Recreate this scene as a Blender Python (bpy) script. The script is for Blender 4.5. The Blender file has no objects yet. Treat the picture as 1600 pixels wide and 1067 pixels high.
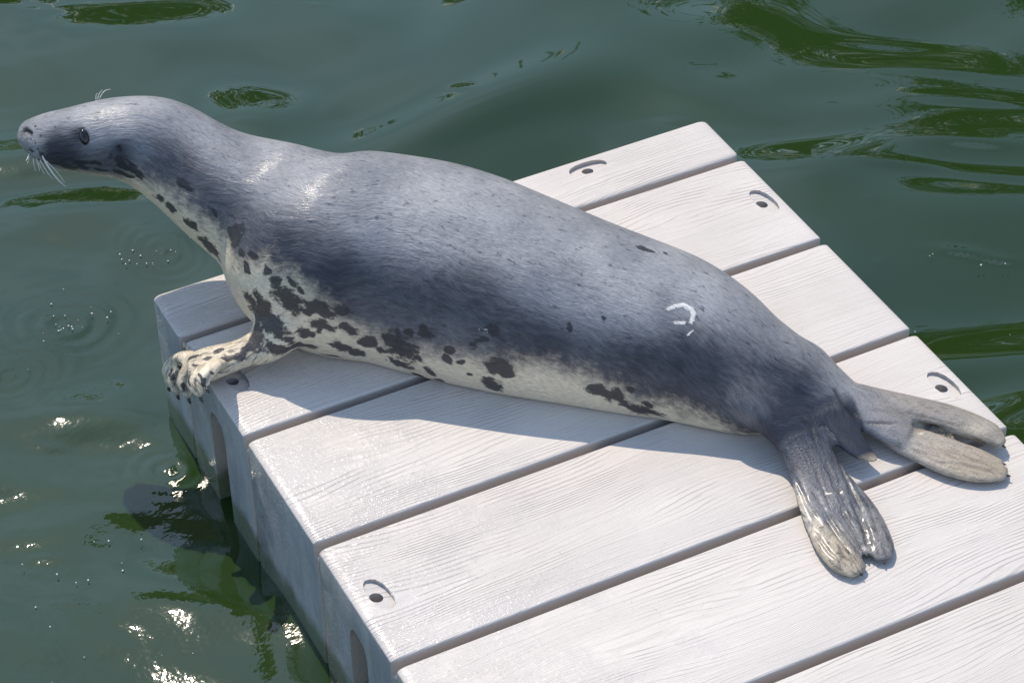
import bpy, bmesh, math, random, json
import numpy as np
from mathutils import Vector, Matrix, Quaternion
from mathutils.bvhtree import BVHTree
rad = math.radians
S = bpy.context.scene
COL = S.collection

# ------------------------------------------------------------------ camera
cam_d = bpy.data.cameras.new('camera'); cam = bpy.data.objects.new('camera', cam_d); COL.objects.link(cam)
RT = Vector((0.8905909, -0.4544142, -0.0188562)); DN = Vector((-0.3048163, -0.565602, -0.7662776)); FW = Vector((0.3375424, 0.6881875, -0.6422329))
M = Matrix((RT, -DN, -FW)).transposed().to_4x4(); M.translation = Vector((-1.1786889, -3.8474109, 3.3042168))
cam.matrix_world = M
cam_d.sensor_width = 36.0; cam_d.lens = 4206.222 / 1600 * 36.0
cam_d.clip_start = 0.1; cam_d.clip_end = 2000
S.camera = cam

# ------------------------------------------------------------------ world, sun, exposure
SUN_AZ, SUN_EL = 88.0, 55.0          # azimuth from +x towards +y
W = bpy.data.worlds.new('World'); S.world = W; W.use_nodes = True
nt = W.node_tree; nt.nodes.clear()
wo = nt.nodes.new('ShaderNodeOutputWorld'); wb = nt.nodes.new('ShaderNodeBackground'); sk = nt.nodes.new('ShaderNodeTexSky')
sk.sky_type = 'NISHITA'; sk.sun_disc = False
sk.sun_elevation = rad(SUN_EL); sk.sun_rotation = rad(90 - SUN_AZ)
sk.altitude = 0; sk.air_density = 1.5; sk.dust_density = 0.3; sk.ozone_density = 2.0
wb.inputs['Strength'].default_value = 0.14
tc = nt.nodes.new('ShaderNodeTexCoord'); cn = nt.nodes.new('ShaderNodeTexNoise'); cn.inputs['Scale'].default_value = 3.0; cn.inputs['Detail'].default_value = 1.0; cn.inputs['Roughness'].default_value = 0.5
nt.links.new(tc.outputs['Generated'], cn.inputs['Vector'])
cr = nt.nodes.new('ShaderNodeMapRange'); cr.interpolation_type = 'SMOOTHSTEP'; cr.inputs['From Min'].default_value = 0.36; cr.inputs['From Max'].default_value = 0.72; cr.inputs['To Max'].default_value = 0.75
nt.links.new(cn.outputs[0], cr.inputs['Value'])
cm = nt.nodes.new('ShaderNodeMix'); cm.data_type = 'RGBA'; cm.inputs[7].default_value = (5.5, 7.2, 10.5, 1)
nt.links.new(cr.outputs[0], cm.inputs[0]); nt.links.new(sk.outputs[0], cm.inputs[6]); nt.links.new(cm.outputs[2], wb.inputs[0]); nt.links.new(wb.outputs[0], wo.inputs[0])
sd = bpy.data.lights.new('sun', 'SUN'); sd.energy = 4.0; sd.angle = rad(0.5); sd.color = (1.0, 0.89, 0.74)
so = bpy.data.objects.new('sun', sd); COL.objects.link(so)
sv = Vector((math.cos(rad(SUN_AZ)) * math.cos(rad(SUN_EL)), math.sin(rad(SUN_AZ)) * math.cos(rad(SUN_EL)), math.sin(rad(SUN_EL))))
so.rotation_euler = sv.to_track_quat('Z', 'Y').to_euler()
so.location = sv * 20
S.view_settings.view_transform = 'Standard'; S.view_settings.look = 'None'
S.view_settings.exposure = 0.0; S.view_settings.gamma = 1.0; S.view_settings.use_curve_mapping = False
S.render.engine = 'CYCLES'

# ------------------------------------------------------------------ helpers
def link(o, parent=None):
    COL.objects.link(o)
    if parent: o.parent = parent
    return o
def obj(name, me, mat=None, parent=None, smooth=True):
    o = bpy.data.objects.new(name, me)
    if mat and not me.materials: me.materials.append(mat)
    if smooth: me.polygons.foreach_set('use_smooth', [True] * len(me.polygons))
    return link(o, parent)
def tag(o, label=None, cat=None, group=None, kind=None):
    if label: o['label'] = label
    if cat: o['category'] = cat
    if group: o['group'] = group
    if kind: o['kind'] = kind
def mesh_from(name, v, f):
    me = bpy.data.meshes.new(name); me.from_pydata([tuple(map(float, p)) for p in v], [], f); me.update(); return me
class N:
    """tiny node-graph writer"""
    def __init__(s, name):
        s.m = bpy.data.materials.new(name); s.m.use_nodes = True; s.t = s.m.node_tree; s.t.nodes.clear()
        s.out = s.t.nodes.new('ShaderNodeOutputMaterial'); s.p = s.t.nodes.new('ShaderNodeBsdfPrincipled')
        s.t.links.new(s.p.outputs[0], s.out.inputs[0])
    def put(s, sock, v):
        if isinstance(v, bpy.types.NodeSocket): s.t.links.new(v, sock)
        elif v is not None:
            if isinstance(v, (tuple, list)) and len(v) == 3 and sock.type == 'RGBA': v = (*v, 1)
            sock.default_value = v
    def set(s, **k):
        for a, v in k.items(): s.put(s.p.inputs[a.replace('_', ' ')], v)
    def math(s, op, a, b=None, c=None, clamp=False):
        n = s.t.nodes.new('ShaderNodeMath'); n.operation = op; n.use_clamp = clamp
        s.put(n.inputs[0], a); s.put(n.inputs[1], b); s.put(n.inputs[2], c); return n.outputs[0]
    def mix(s, f, a, b):
        n = s.t.nodes.new('ShaderNodeMix'); n.data_type = 'RGBA'
        s.put(n.inputs[0], f); s.put(n.inputs[6], a); s.put(n.inputs[7], b); return n.outputs[2]
    def fmix(s, f, a, b):
        n = s.t.nodes.new('ShaderNodeMix'); n.data_type = 'FLOAT'
        s.put(n.inputs[0], f); s.put(n.inputs[2], a); s.put(n.inputs[3], b); return n.outputs[0]
    def ramp(s, v, lo, hi, a=0.0, b=1.0, smooth=True):
        n = s.t.nodes.new('ShaderNodeMapRange'); n.interpolation_type = 'SMOOTHSTEP' if smooth else 'LINEAR'
        s.put(n.inputs['Value'], v); n.inputs['From Min'].default_value = lo; n.inputs['From Max'].default_value = hi
        n.inputs['To Min'].default_value = a; n.inputs['To Max'].default_value = b; return n.outputs[0]
    def noise(s, vec=None, scale=5.0, detail=3.0, rough=0.5, dist=0.0, out=0, dim='3D', w=None):
        n = s.t.nodes.new('ShaderNodeTexNoise'); n.noise_dimensions = dim
        if vec is not None: s.put(n.inputs['Vector'], vec)
        if w is not None: s.put(n.inputs['W'], w)
        n.inputs['Scale'].default_value = scale; n.inputs['Detail'].default_value = detail
        n.inputs['Roughness'].default_value = rough; n.inputs['Distortion'].default_value = dist
        return n.outputs[out]
    def scale(s, vec, k, add=(0, 0, 0)):
        n = s.t.nodes.new('ShaderNodeVectorMath'); n.operation = 'MULTIPLY_ADD'
        s.put(n.inputs[0], vec); n.inputs[1].default_value = k; s.put(n.inputs[2], add); return n.outputs[0]
    def pos(s): return s.t.nodes.new('ShaderNodeNewGeometry').outputs['Position']
    def obco(s): return s.t.nodes.new('ShaderNodeTexCoord').outputs['Object']
    def xyz(s, v):
        n = s.t.nodes.new('ShaderNodeSeparateXYZ'); s.put(n.inputs[0], v); return n.outputs
    def comb(s, x, y, z):
        n = s.t.nodes.new('ShaderNodeCombineXYZ'); s.put(n.inputs[0], x); s.put(n.inputs[1], y); s.put(n.inputs[2], z); return n.outputs[0]
    def attr(s, name, out=2):
        n = s.t.nodes.new('ShaderNodeAttribute'); n.attribute_name = name; return n.outputs[out]
    def rand(s): return s.t.nodes.new('ShaderNodeObjectInfo').outputs['Random']
    def bump(s, h, strength=1.0, dist=0.001, normal=None):
        n = s.t.nodes.new('ShaderNodeBump'); n.inputs['Strength'].default_value = strength; n.inputs['Distance'].default_value = dist
        s.put(n.inputs['Height'], h); s.put(n.inputs['Normal'], normal); return n.outputs[0]

# ------------------------------------------------------------------ materials
def mat_plastic():
    n = N('moulded_plastic'); P = n.pos(); x, y, z = n.xyz(P); r = n.math('MULTIPLY', n.rand(), 37.0)
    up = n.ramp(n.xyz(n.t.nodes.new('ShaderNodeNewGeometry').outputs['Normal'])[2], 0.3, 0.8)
    # wood-grain relief: warped grooves along the plank (x)
    warp = n.noise(n.comb(n.math('MULTIPLY', x, 1.3), n.math('MULTIPLY', y, 5.0), r), 1.0, 2.0, 0.45)
    fine = n.noise(n.comb(n.math('MULTIPLY', x, 6.0), n.math('MULTIPLY', y, 60.0), r), 1.0, 3.0, 0.6)
    g = n.math('ADD', n.math('MULTIPLY', y, 105.0), n.math('MULTIPLY', warp, 19.0))
    g = n.math('ADD', g, n.math('MULTIPLY', fine, 1.1))
    fr = n.math('FRACT', g)
    tri = n.math('ABSOLUTE', n.math('SUBTRACT', fr, 0.5))          # 0 at groove centre
    groove = n.ramp(tri, 0.0, 0.2, 0.0, 1.0)
    g2 = n.math('ABSOLUTE', n.math('SUBTRACT', n.math('FRACT', n.math('MULTIPLY', g, 2.37)), 0.5))
    groove2 = n.ramp(g2, 0.0, 0.3, 0.0, 1.0)
    brk = n.noise(n.comb(n.math('MULTIPLY', x, 9.0), n.math('MULTIPLY', y, 26.0), r), 1.0, 2.0, 0.6)
    am = n.ramp(brk, 0.33, 0.62)
    broad = n.ramp(n.noise(n.comb(n.math('MULTIPLY', x, 2.2), n.math('MULTIPLY', y, 5.0), r), 1.0, 1.0), 0.35, 0.6, 0.25, 1.0)
    am = n.math('MULTIPLY', am, broad)
    h = n.math('ADD', n.math('MULTIPLY', groove, am), n.math('MULTIPLY', n.math('MULTIPLY', groove2, n.math('SUBTRACT', 1.0, am)), 0.35))
    pits = n.noise(n.comb(n.math('MULTIPLY', x, 60.0), n.math('MULTIPLY', y, 260.0), r), 1.0, 2.0, 0.6)
    h = n.math('ADD', h, n.math('MULTIPLY', pits, 0.35))
    h = n.math('MULTIPLY', h, up)
    micro = n.noise(P, 420.0, 2.0, 0.6)
    h = n.math('ADD', h, n.math('MULTIPLY', micro, 0.06))
    b = n.bump(h, 0.85, 0.0012)
    # wetness: near the left edge and round the flippers
    edge = n.ramp(x, -0.05, 0.62, 1.0, 0.0)
    wn = n.noise(P, 9.0, 4.0, 0.6)
    wet = n.ramp(n.math('ADD', wn, n.math('MULTIPLY', edge, 0.30)), 0.56, 0.80)
    drop = n.ramp(n.noise(P, 150.0, 1.0, 0.5), 0.66, 0.74)
    drops = n.math('MULTIPLY', drop, n.ramp(n.math('ADD', n.noise(P, 6.0, 2.0), n.math('MULTIPLY', edge, 0.25)), 0.55, 0.7))
    wetall = n.math('MAXIMUM', wet, drops)
    b2 = n.bump(n.math('ADD', n.math('MULTIPLY', drops, 0.5), n.math('MULTIPLY', n.math('MULTIPLY', wet, n.noise(P, 120.0, 2.0)), 0.9)), 0.6, 0.0016, b)
    tone = n.noise(P, 2.2, 4.0, 0.6)
    c = n.mix(n.ramp(tone, 0.3, 0.75), (0.56, 0.515, 0.480), (0.65, 0.605, 0.565))
    tv = n.math('MULTIPLY', n.math('FRACT', n.math('MULTIPLY', r, 3.3)), 0.35)
    c = n.mix(tv, c, (0.56, 0.53, 0.50))
    grime = n.math('MULTIPLY', n.math('SUBTRACT', 1.0, groove), n.math('MULTIPLY', am, n.math('MULTIPLY', up, 0.60)))
    c = n.mix(grime, c, (0.42, 0.37, 0.345))
    tan = n.math('MULTIPLY', n.ramp(n.noise(P, 3.7, 5.0, 0.65), 0.5, 0.78), 0.28)
    c = n.mix(tan, c, (0.60, 0.51, 0.45))
    
    scuff = n.math('MULTIPLY', n.ramp(n.noise(n.comb(n.math('MULTIPLY', x, 14.0), n.math('MULTIPLY', y, 30.0), z), 1.0, 6.0, 0.75), 0.62, 0.74), 0.35)
    c = n.mix(scuff, c, (0.40, 0.35, 0.30))
    # sides of the float: shade painted in as darker grey; scum and algae towards the water
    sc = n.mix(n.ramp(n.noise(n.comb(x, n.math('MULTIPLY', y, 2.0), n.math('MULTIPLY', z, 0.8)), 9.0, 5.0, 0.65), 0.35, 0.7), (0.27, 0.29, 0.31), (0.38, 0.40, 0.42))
    sc = n.mix(n.ramp(n.math('ABSOLUTE', n.xyz(n.t.nodes.new('ShaderNodeNewGeometry').outputs['Normal'])[1]), 0.4, 0.8), sc, (0.47, 0.42, 0.385))  # warm bounce light of the plank gaps, painted on walls facing along y
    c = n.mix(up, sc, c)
    za = n.math('ADD', z, n.math('MULTIPLY', n.noise(P, 14.0, 4.0, 0.6), 0.07))
    alg = n.ramp(za, -0.235, -0.185, 1.0, 0.0)
    c = n.mix(n.math('MULTIPLY', alg, 0.8), c, (0.07, 0.10, 0.035))
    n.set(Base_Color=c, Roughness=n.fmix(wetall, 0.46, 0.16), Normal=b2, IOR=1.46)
    return n.m
def mat_water():
    n = N('water'); P = n.pos(); x, y, z = n.xyz(P)
    near = n.ramp(x, -0.7, 0.45, 1.0, 0.0)
    h = n.math('ADD', n.noise(P, 34.0, 2.0, 0.5), n.math('MULTIPLY', n.noise(P, 95.0, 2.0, 0.5), 0.4)); h2 = n.noise(P, 11.0, 2.0, 0.5)
    hh = n.math('ADD', n.math('MULTIPLY', n.math('MULTIPLY', h, near), 0.5), n.math('MULTIPLY', n.math('MULTIPLY', h2, n.math('ADD', near, 0.12)), 0.25))
    b = n.bump(hh, 0.5, 0.0036)
    c = n.mix(n.noise(P, 1.3, 3.0, 0.6), (0.011, 0.027, 0.005), (0.022, 0.048, 0.012))
    n.set(Base_Color=c, Roughness=0.03, IOR=1.66, Normal=b)
    return n.m
def mat_seal():
    n = N('seal_fur'); P = n.pos(); fu = n.attr('fur', 1)
    cream = n.attr('cream'); spot = n.attr('spot'); dark = n.attr('dark'); white = n.attr('white'); tan = n.attr('tan'); flip = n.attr('flip'); ink = n.attr('ink')
    fs, ft, fr = n.xyz(fu)
    warpn = n.math('MULTIPLY', n.noise(P, 9.0, 2.0), 0.05)
    fv = n.comb(n.math('MULTIPLY', fs, 75.0), n.math('MULTIPLY', n.math('ADD', ft, warpn), 330.0), 0.0)
    hair = n.noise(fv, 1.0, 3.0, 0.6)
    fv2 = n.comb(n.math('MULTIPLY', fs, 30.0), n.math('MULTIPLY', n.math('ADD', ft, warpn), 110.0), 3.0)
    clump = n.noise(fv2, 1.0, 3.0, 0.6)
    ragged = n.math('ADD', n.math('MULTIPLY', n.math('SUBTRACT', clump, 0.5), 2.2), n.math('MULTIPLY', n.math('SUBTRACT', n.noise(P, 42.0, 5.0, 0.7), 0.5), 4.6))
    # back: mid grey, mottled; flank: dark slate
    mot = n.noise(P, 7.0, 5.0, 0.62)
    back = n.mix(n.ramp(mot, 0.3, 0.72), (0.18, 0.19, 0.215), (0.35, 0.355, 0.375))
    dk = n.ramp(n.math('ADD', dark, n.math('ADD', n.math('MULTIPLY', n.math('SUBTRACT', clump, 0.5), 0.45), n.math('MULTIPLY', n.math('SUBTRACT', mot, 0.5), 1.0))), 0.10, 0.98)
    c = n.mix(dk, back, (0.024, 0.028, 0.043))
    fleck = n.math('MULTIPLY', n.ramp(n.noise(n.comb(n.math('MULTIPLY', fs, 40.0), n.math('MULTIPLY', ft, 90.0), 9.0), 1.0, 3.0, 0.7), 0.56, 0.72), 0.8)
    c = n.mix(fleck, c, (0.03, 0.033, 0.045))
    # cream belly
    cm = n.ramp(n.math('ADD', cream, n.math('MULTIPLY', ragged, 0.02)), -0.03, 0.045)
    crm = n.mix(n.noise(P, 12.0, 3.0), (0.63, 0.54, 0.40), (0.79, 0.70, 0.545))
    c = n.mix(cm, c, crm)
    tn = n.mix(n.noise(P, 20.0, 4.0, 0.65), (0.28, 0.228, 0.165), (0.49, 0.415, 0.315))
    c = n.mix(tan, c, tn)
    # spots
    sp = n.ramp(n.math('ADD', spot, n.math('MULTIPLY', ragged, 0.55)), -0.16, 0.30)
    c = n.mix(n.math('MULTIPLY', sp, 0.93), c, (0.022, 0.024, 0.032))
    # streaky mottling on the flippers
    fm = n.ramp(n.noise(n.comb(n.math('MULTIPLY', fs, 38.0), n.math('MULTIPLY', ft, 110.0), 5.0), 1.0, 4.0, 0.7, 0.15), 0.46, 0.66)
    c = n.mix(n.math('MULTIPLY', fm, n.math('MULTIPLY', flip, 0.85)), c, (0.035, 0.035, 0.042))
    c = n.mix(ink, c, (0.008, 0.008, 0.010))
    c = n.mix(n.ramp(n.math('ADD', white, n.math('MULTIPLY', n.math('ADD', n.math('SUBTRACT', hair, 0.5), n.math('SUBTRACT', n.noise(P, 260.0, 3.0, 0.6), 0.5)), 1.0)), 0.3, 0.75), c, (0.72, 0.70, 0.66))
    skin = n.attr('skin'); hv = n.fmix(skin, n.ramp(hair, 0.30, 0.70, 0.78, 1.16), n.ramp(hair, 0.30, 0.70, 0.86, 1.12))
    k = n.t.nodes.new('ShaderNodeVectorMath'); k.operation = 'SCALE'; n.put(k.inputs[0], c); n.put(k.inputs['Scale'], hv)
    fold = n.noise(n.comb(n.math('MULTIPLY', fs, 16.0), n.math('MULTIPLY', n.math('ADD', ft, warpn), 75.0), 21.0), 1.0, 2.0, 0.55)
    b0 = n.bump(n.math('MULTIPLY', fold, n.ramp(skin, 0.0, 1.0, 1.0, 0.1)), 0.5, 0.0045)
    hgt = n.math('MULTIPLY', n.math('ADD', n.math('MULTIPLY', hair, 0.7), n.math('MULTIPLY', clump, 1.0)), n.ramp(skin, 0.0, 1.0, 1.0, 0.15))
    b = n.bump(hgt, 0.6, 0.0022, b0)
    wet = n.attr('wet')
    b2 = n.bump(n.math('MULTIPLY', n.noise(P, 230.0, 3.0, 0.65), n.ramp(wet, 0.0, 1.0, 0.25, 1.0)), 0.9, 0.0022, b)
    n.set(Base_Color=k.outputs[0], Roughness=n.fmix(wet, 0.52, 0.36), Normal=b2, IOR=1.40)
    n.p.inputs['Coat Weight'].default_value = 0.18; n.p.inputs['Coat Roughness'].default_value = 0.17
    n.put(n.p.inputs['Coat Normal'], b)
    n.p.inputs['Sheen Weight'].default_value = 0.04; n.p.inputs['Sheen Roughness'].default_value = 0.4
    return n.m
def simple(name, col, rough=0.5, **k):
    n = N(name); P = n.pos()
    c = n.mix(n.noise(P, 60.0, 3.0), tuple(v * 0.75 for v in col), tuple(min(1, v * 1.2) for v in col))
    n.set(Base_Color=c, Roughness=rough, Normal=n.bump(n.noise(P, 300.0, 2.0), 0.2, 0.0004))
    for a, v in k.items(): n.p.inputs[a].default_value = v
    return n.m
def mat_leaf():
    n = N('dark_foliage'); c = n.mix(n.rand(), (0.02, 0.045, 0.012), (0.05, 0.09, 0.02))
    c = n.mix(n.noise(n.pos(), 0.8, 3.0), (0.010, 0.018, 0.007), (0.028, 0.042, 0.016)); n.set(Base_Color=c, Roughness=0.5); return n.m
MP, MW, MS = mat_plastic(), mat_water(), mat_seal()
WATER_Z = -0.315

# ------------------------------------------------------------------ water: one sheet, fine near the dock, running to the horizon
def coords(lo, hi, step, far):
    c = list(np.arange(lo, hi, step)); d = step; a = c[-1]
    while a < far: d *= 1.22; a += d; c.append(a)
    d = step; a = c[0]; pre = []
    while a > -far: d *= 1.22; a -= d; pre.append(a)
    return np.array(pre[::-1] + c)
def build_water():
    xs = coords(-1.2, 2.8, 0.0105, 900); ys = coords(-1.6, 2.3, 0.0105, 900)
    X, Y = np.meshgrid(xs, ys)
    rng = np.random.RandomState(5)
    Z = np.zeros_like(X); fade = np.exp(-np.maximum(np.hypot(X - .6, Y - .3) - 3.5, 0) / 3.0)
    # gentle swell crossing the frame, warped so that crests wander
    wx = X + 0.10 * np.sin(2.1 * Y + 1.3) + 0.05 * np.sin(5.3 * X - 3.1 * Y); wy = Y + 0.09 * np.sin(2.7 * X + 0.4) + 0.04 * np.sin(6.1 * Y + 2.2 * X)
    for i in range(26):
        lam = 0.16 * (7.5 ** rng.rand()); az = rad(60 + rng.randn() * 38); k = 2 * math.pi / lam
        slope = 0.0315 * (0.7 + 0.6 * rng.rand()) * (lam / 0.5) ** 0.12
        ph = rng.rand() * 6.28
        Z += slope / k * np.sin(k * (math.cos(az) * wx + math.sin(az) * wy) + ph)
    # choppier water on the left where drips and splashes fall
    wl = 1 / (1 + np.exp((X * 0.9 - 0.25 * Y + 0.02) / 0.07))
    for i in range(24):
        lam = 0.035 * (4.0 ** rng.rand()); az = rng.rand() * 6.28; k = 2 * math.pi / lam
        Z += wl * 0.0075 / k * np.sin(k * (math.cos(az) * wx + math.sin(az) * wy) + rng.rand() * 6.28)
    # steep little dimples that flash the dark far bank
    for cx, cy, sx, sy, am in [(0.8725, 1.4171, 0.035, 0.008, 0.002), (0.6304, 1.0794, 0.02, 0.008, 0.0014), (1.0306, 0.8911, 0.03, 0.008, 0.0018), (1.4239, 0.5705, 0.035, 0.008, 0.002), (1.7824, 0.6546, 0.016, 0.008, 0.0014), (1.6373, 0.0771, 0.013, 0.008, 0.0014), (1.5445, -0.1098, 0.013, 0.008, 0.0014), (0.4327, 1.5341, 0.015, 0.008, 0.0012), (2.0264, 0.6182, 0.1, 0.017, 0.006), (2.0446, 0.4531, 0.14, 0.023800000000000005, 0.007), (2.0882, 0.2792, 0.14, 0.023800000000000005, 0.007), (1.9356, 0.16, 0.12, 0.0204, 0.006), (1.7859, 0.1435, 0.1, 0.017, 0.005), (1.9417, 0.0176, 0.12, 0.0204, 0.006), (1.7212, -0.1544, 0.06, 0.0102, 0.005), (1.7812, -0.2124, 0.05, 0.0085, 0.004), (-0.2431, 0.1733, 0.04, 0.008, 0.003), (-0.3699, -0.111, 0.03, 0.008, 0.003), (-0.3566, -0.2542, 0.04, 0.008, 0.003), (-0.1952, -0.0634, 0.03, 0.008, 0.003)]:
        ux = (X - cx) * 0.9 - (Y - cy) * 0.436; uy = (X - cx) * 0.436 + (Y - cy) * 0.9
        Z += am * np.exp(-(ux / sx) ** 2 - ((uy + 0.15 * ux) / sy) ** 2)
    for cx, cy, am, lam, wd in [(-0.0605, 0.0002, 0.0022, 0.033, 0.08), (-0.0799, 0.5321, 0.0018, 0.04, 0.12), (0.1887, 0.6618, 0.0015, 0.03, 0.1), (-0.2402, 0.4177, 0.0015, 0.03, 0.1)]:
        r = np.hypot(X - cx, Y - cy) * (1 + 0.10 * np.sin(2 * np.arctan2(Y - cy, X - cx) + cx * 9)) + 0.006 * np.sin(31 * X + 17 * Y); Z += am * np.cos(2 * math.pi * r / lam) * np.exp(-(r / wd) ** 2)
    Z = Z * fade + WATER_Z
    n, m = X.shape[1], X.shape[0]
    me = bpy.data.meshes.new('water'); V = np.stack([X, Y, Z], -1).reshape(-1, 3).astype(np.float32)
    me.vertices.add(len(V)); me.vertices.foreach_set('co', V.ravel())
    I = np.arange(m * n).reshape(m, n); F = np.stack([I[:-1, :-1], I[:-1, 1:], I[1:, 1:], I[1:, :-1]], -1).reshape(-1, 4)
    me.loops.add(F.size); me.loops.foreach_set('vertex_index', F.ravel().astype(np.int32))
    me.polygons.add(len(F)); me.polygons.foreach_set('loop_start', np.arange(0, F.size, 4, dtype=np.int32))
    me.update(calc_edges=True)
    o = obj('water', me, MW); tag(o, kind='structure'); return o
build_water()

# ------------------------------------------------------------------ floating dock
WK, E0, LX = 0.32092, 0.15406, 1.25
def rbox(x0, x1, y0, y1, z0, z1, R3, n=5, bottom=True):
    """box whose edges are rounded by radius r; rings of vertices only near the edges"""
    def ax(a, b, r):
        t = [a + r * (1 - math.cos(math.pi / 2 * i / n)) for i in range(n + 1)]
        u = [b - r * (1 - math.cos(math.pi / 2 * i / n)) for i in range(n, -1, -1)]
        return t + u
    bm = bmesh.new(); rx, ry, rz = R3; RV = Vector(R3); A = [ax(x0, x1, rx), ax(y0, y1, ry), ax(z0, z1, rz) if bottom else [z0] + ax(z0, z1, rz)[n + 1:]]
    vs = {}
    def vert(i, j, k):
        key = (i, j, k)
        if key not in vs:
            p = Vector((A[0][i], A[1][j], A[2][k]))
            lo = Vector((x0 + rx, y0 + ry, z0 + rz if bottom else z0)); hi = Vector((x1 - rx, y1 - ry, z1 - rz))
            q = Vector((min(max(p.x, lo.x), hi.x), min(max(p.y, lo.y), hi.y), min(max(p.z, lo.z), hi.z)))
            d = p - q
            if d.length > 1e-9:
                d = Vector((d.x / rx, d.y / ry, d.z / rz)).normalized() * RV
            vs[key] = bm.verts.new(q + d)
        return vs[key]
    nx, ny, nz = map(len, A)
    def quad(f, a, b, flipq):
        for i in range(a - 1):
            for j in range(b - 1):
                q = [f(i, j), f(i + 1, j), f(i + 1, j + 1), f(i, j + 1)]
                if flipq: q.reverse()
                try: bm.faces.new(q)
                except ValueError: pass
    quad(lambda i, j: vert(i, j, nz - 1), nx, ny, False); quad(lambda i, j: vert(i, j, 0), nx, ny, True)
    quad(lambda i, j: vert(i, 0, j), nx, nz, False); quad(lambda i, j: vert(i, ny - 1, j), nx, nz, True)
    quad(lambda i, j: vert(0, i, j), ny, nz, True); quad(lambda i, j: vert(nx - 1, i, j), ny, nz, False)
    bmesh.ops.remove_doubles(bm, verts=bm.verts, dist=1e-6)
    bmesh.ops.recalc_face_normals(bm, faces=bm.faces)
    me = bpy.data.meshes.new('m'); bm.to_mesh(me); bm.free(); return me
def prism(pts, zf0, z1):
    """closed prism over an outline; zf0(x, y) gives the floor height"""
    n = len(pts); v = [(x, y, zf0(x, y)) for x, y in pts] + [(x, y, z1) for x, y in pts]
    f = [list(range(n))[::-1], list(range(n, 2 * n))] + [[i, (i + 1) % n, n + (i + 1) % n, n + i] for i in range(n)]
    return mesh_from('cut', v, f)
def boolean(me, cutters):
    o = bpy.data.objects.new('tmp', me); COL.objects.link(o); tmp = [o]
    for c in cutters:
        bm = bmesh.new(); bm.from_mesh(c); bmesh.ops.recalc_face_normals(bm, faces=bm.faces); bm.to_mesh(c); bm.free()
        oc = bpy.data.objects.new('cut', c); COL.objects.link(oc); tmp.append(oc)
        md = o.modifiers.new('b', 'BOOLEAN'); md.operation = 'DIFFERENCE'; md.solver = 'EXACT'; md.object = oc
    dg = bpy.context.evaluated_depsgraph_get(); dg.update()
    r = bpy.data.meshes.new_from_object(o.evaluated_get(dg), depsgraph=dg)
    for t in tmp: bpy.data.objects.remove(t)
    return r
def recess(cx, cy, ang, hx, hy):
    """eye-shaped recess with a pin hole: deep on one side, running out to the surface on the other"""
    ca, sa = math.cos(ang), math.sin(ang); out = []
    L, Wd = 0.043, 0.021
    prof = [(-L, -0.003), (-L * .96, .006), (-L * .82, .0135), (-L * .45, .0195), (0, Wd), (L * .45, .0195), (L * .82, .0135), (L * .96, .006), (L, -0.003), (L * .86, -.010), (L * .5, -.0165), (0, -.019), (-L * .5, -.0165), (-L * .86, -.010)]
    pts = [(cx + ca * a - sa * b, cy + sa * a + ca * b) for a, b in prof]
    fl = lambda x, y: -0.0095 + 0.0080 * min(max((-( -sa * (x - cx) + ca * (y - cy)) + Wd) / (2 * Wd), 0), 1) * 0.9
    hole = [(hx + 0.0122 * math.cos(t), hy + 0.0122 * math.sin(t)) for t in np.linspace(0, 2 * math.pi, 24, endpoint=False)]
    return [prism(pts, fl, 0.02), prism(hole, lambda x, y: -0.052, 0.01)]
dock = bpy.data.objects.new('floating_dock', None); link(dock); dock.location = (0, 0, WATER_Z)
tag(dock, 'white plastic floating dock with wood-grained planks, under the seal', 'dock')
def to_dock(o): o.matrix_parent_inverse = Matrix.Translation((0, 0, -WATER_Z))
def pocket(y0, y1):
    """arched coupling pocket in the left face"""
    ym = (y0 + y1) / 2; hw = (y1 - y0) / 2
    prof = [(y0, -0.6), (y0, -0.115)] + [(ym - hw * math.cos(t), -0.115 + 0.045 * math.sin(t)) for t in np.linspace(0.2, math.pi - 0.2, 9)] + [(y1, -0.115), (y1, -0.6)]
    n = len(prof); v = [(-0.06, y, z) for y, z in prof] + [(0.15, y, z) for y, z in prof]
    f = [list(range(n)), list(range(n, 2 * n))[::-1]] + [[i, (i + 1) % n, n + (i + 1) % n, n + i] for i in range(n)]
    return mesh_from('cut', v, f)
GAP = 0.0088
for k in range(0, 8):
    yt = E0 if k == 0 else -(k - 1) * WK
    yb = 0.0 if k == 0 else -k * WK
    top = rbox(0.0, LX, yb + GAP, yt - (GAP if k else 0), -0.075, 0.0, (0.020, 0.0055 if k else 0.012, 0.0075), 6, bottom=False)
    low = rbox(0.0015, LX - 0.0015, yb + 0.0022, yt - (0.0022 if k else 0.0015), -0.56, -0.034, (0.012, 0.005, 0.016), 4)
    cuts = []; lcuts = []
    if k == 0: cuts += recess(0.950, 0.116, 0.0, 0.947, 0.112)
    if k in (1, 3, 5):
        yc = -0.155 - (k - 1) / 2 * 0.6465
        cuts += recess(0.048, yc, rad(-85), 0.043, yc) + recess(1.210, yc, rad(-85), 1.2045, yc - 0.002)
        pk = pocket(yc - 0.040, yc + 0.033)
        lcuts = [pk]; cuts.append(pocket(yc - 0.0405, yc + 0.0335))
    if cuts: top = boolean(top, cuts)
    if lcuts: low = boolean(low, lcuts)
    top.materials.clear(); low.materials.clear()
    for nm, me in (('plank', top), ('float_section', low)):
        o = obj(nm, me, MP, dock); me.set_sharp_from_angle(angle=rad(35)); to_dock(o)

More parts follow.
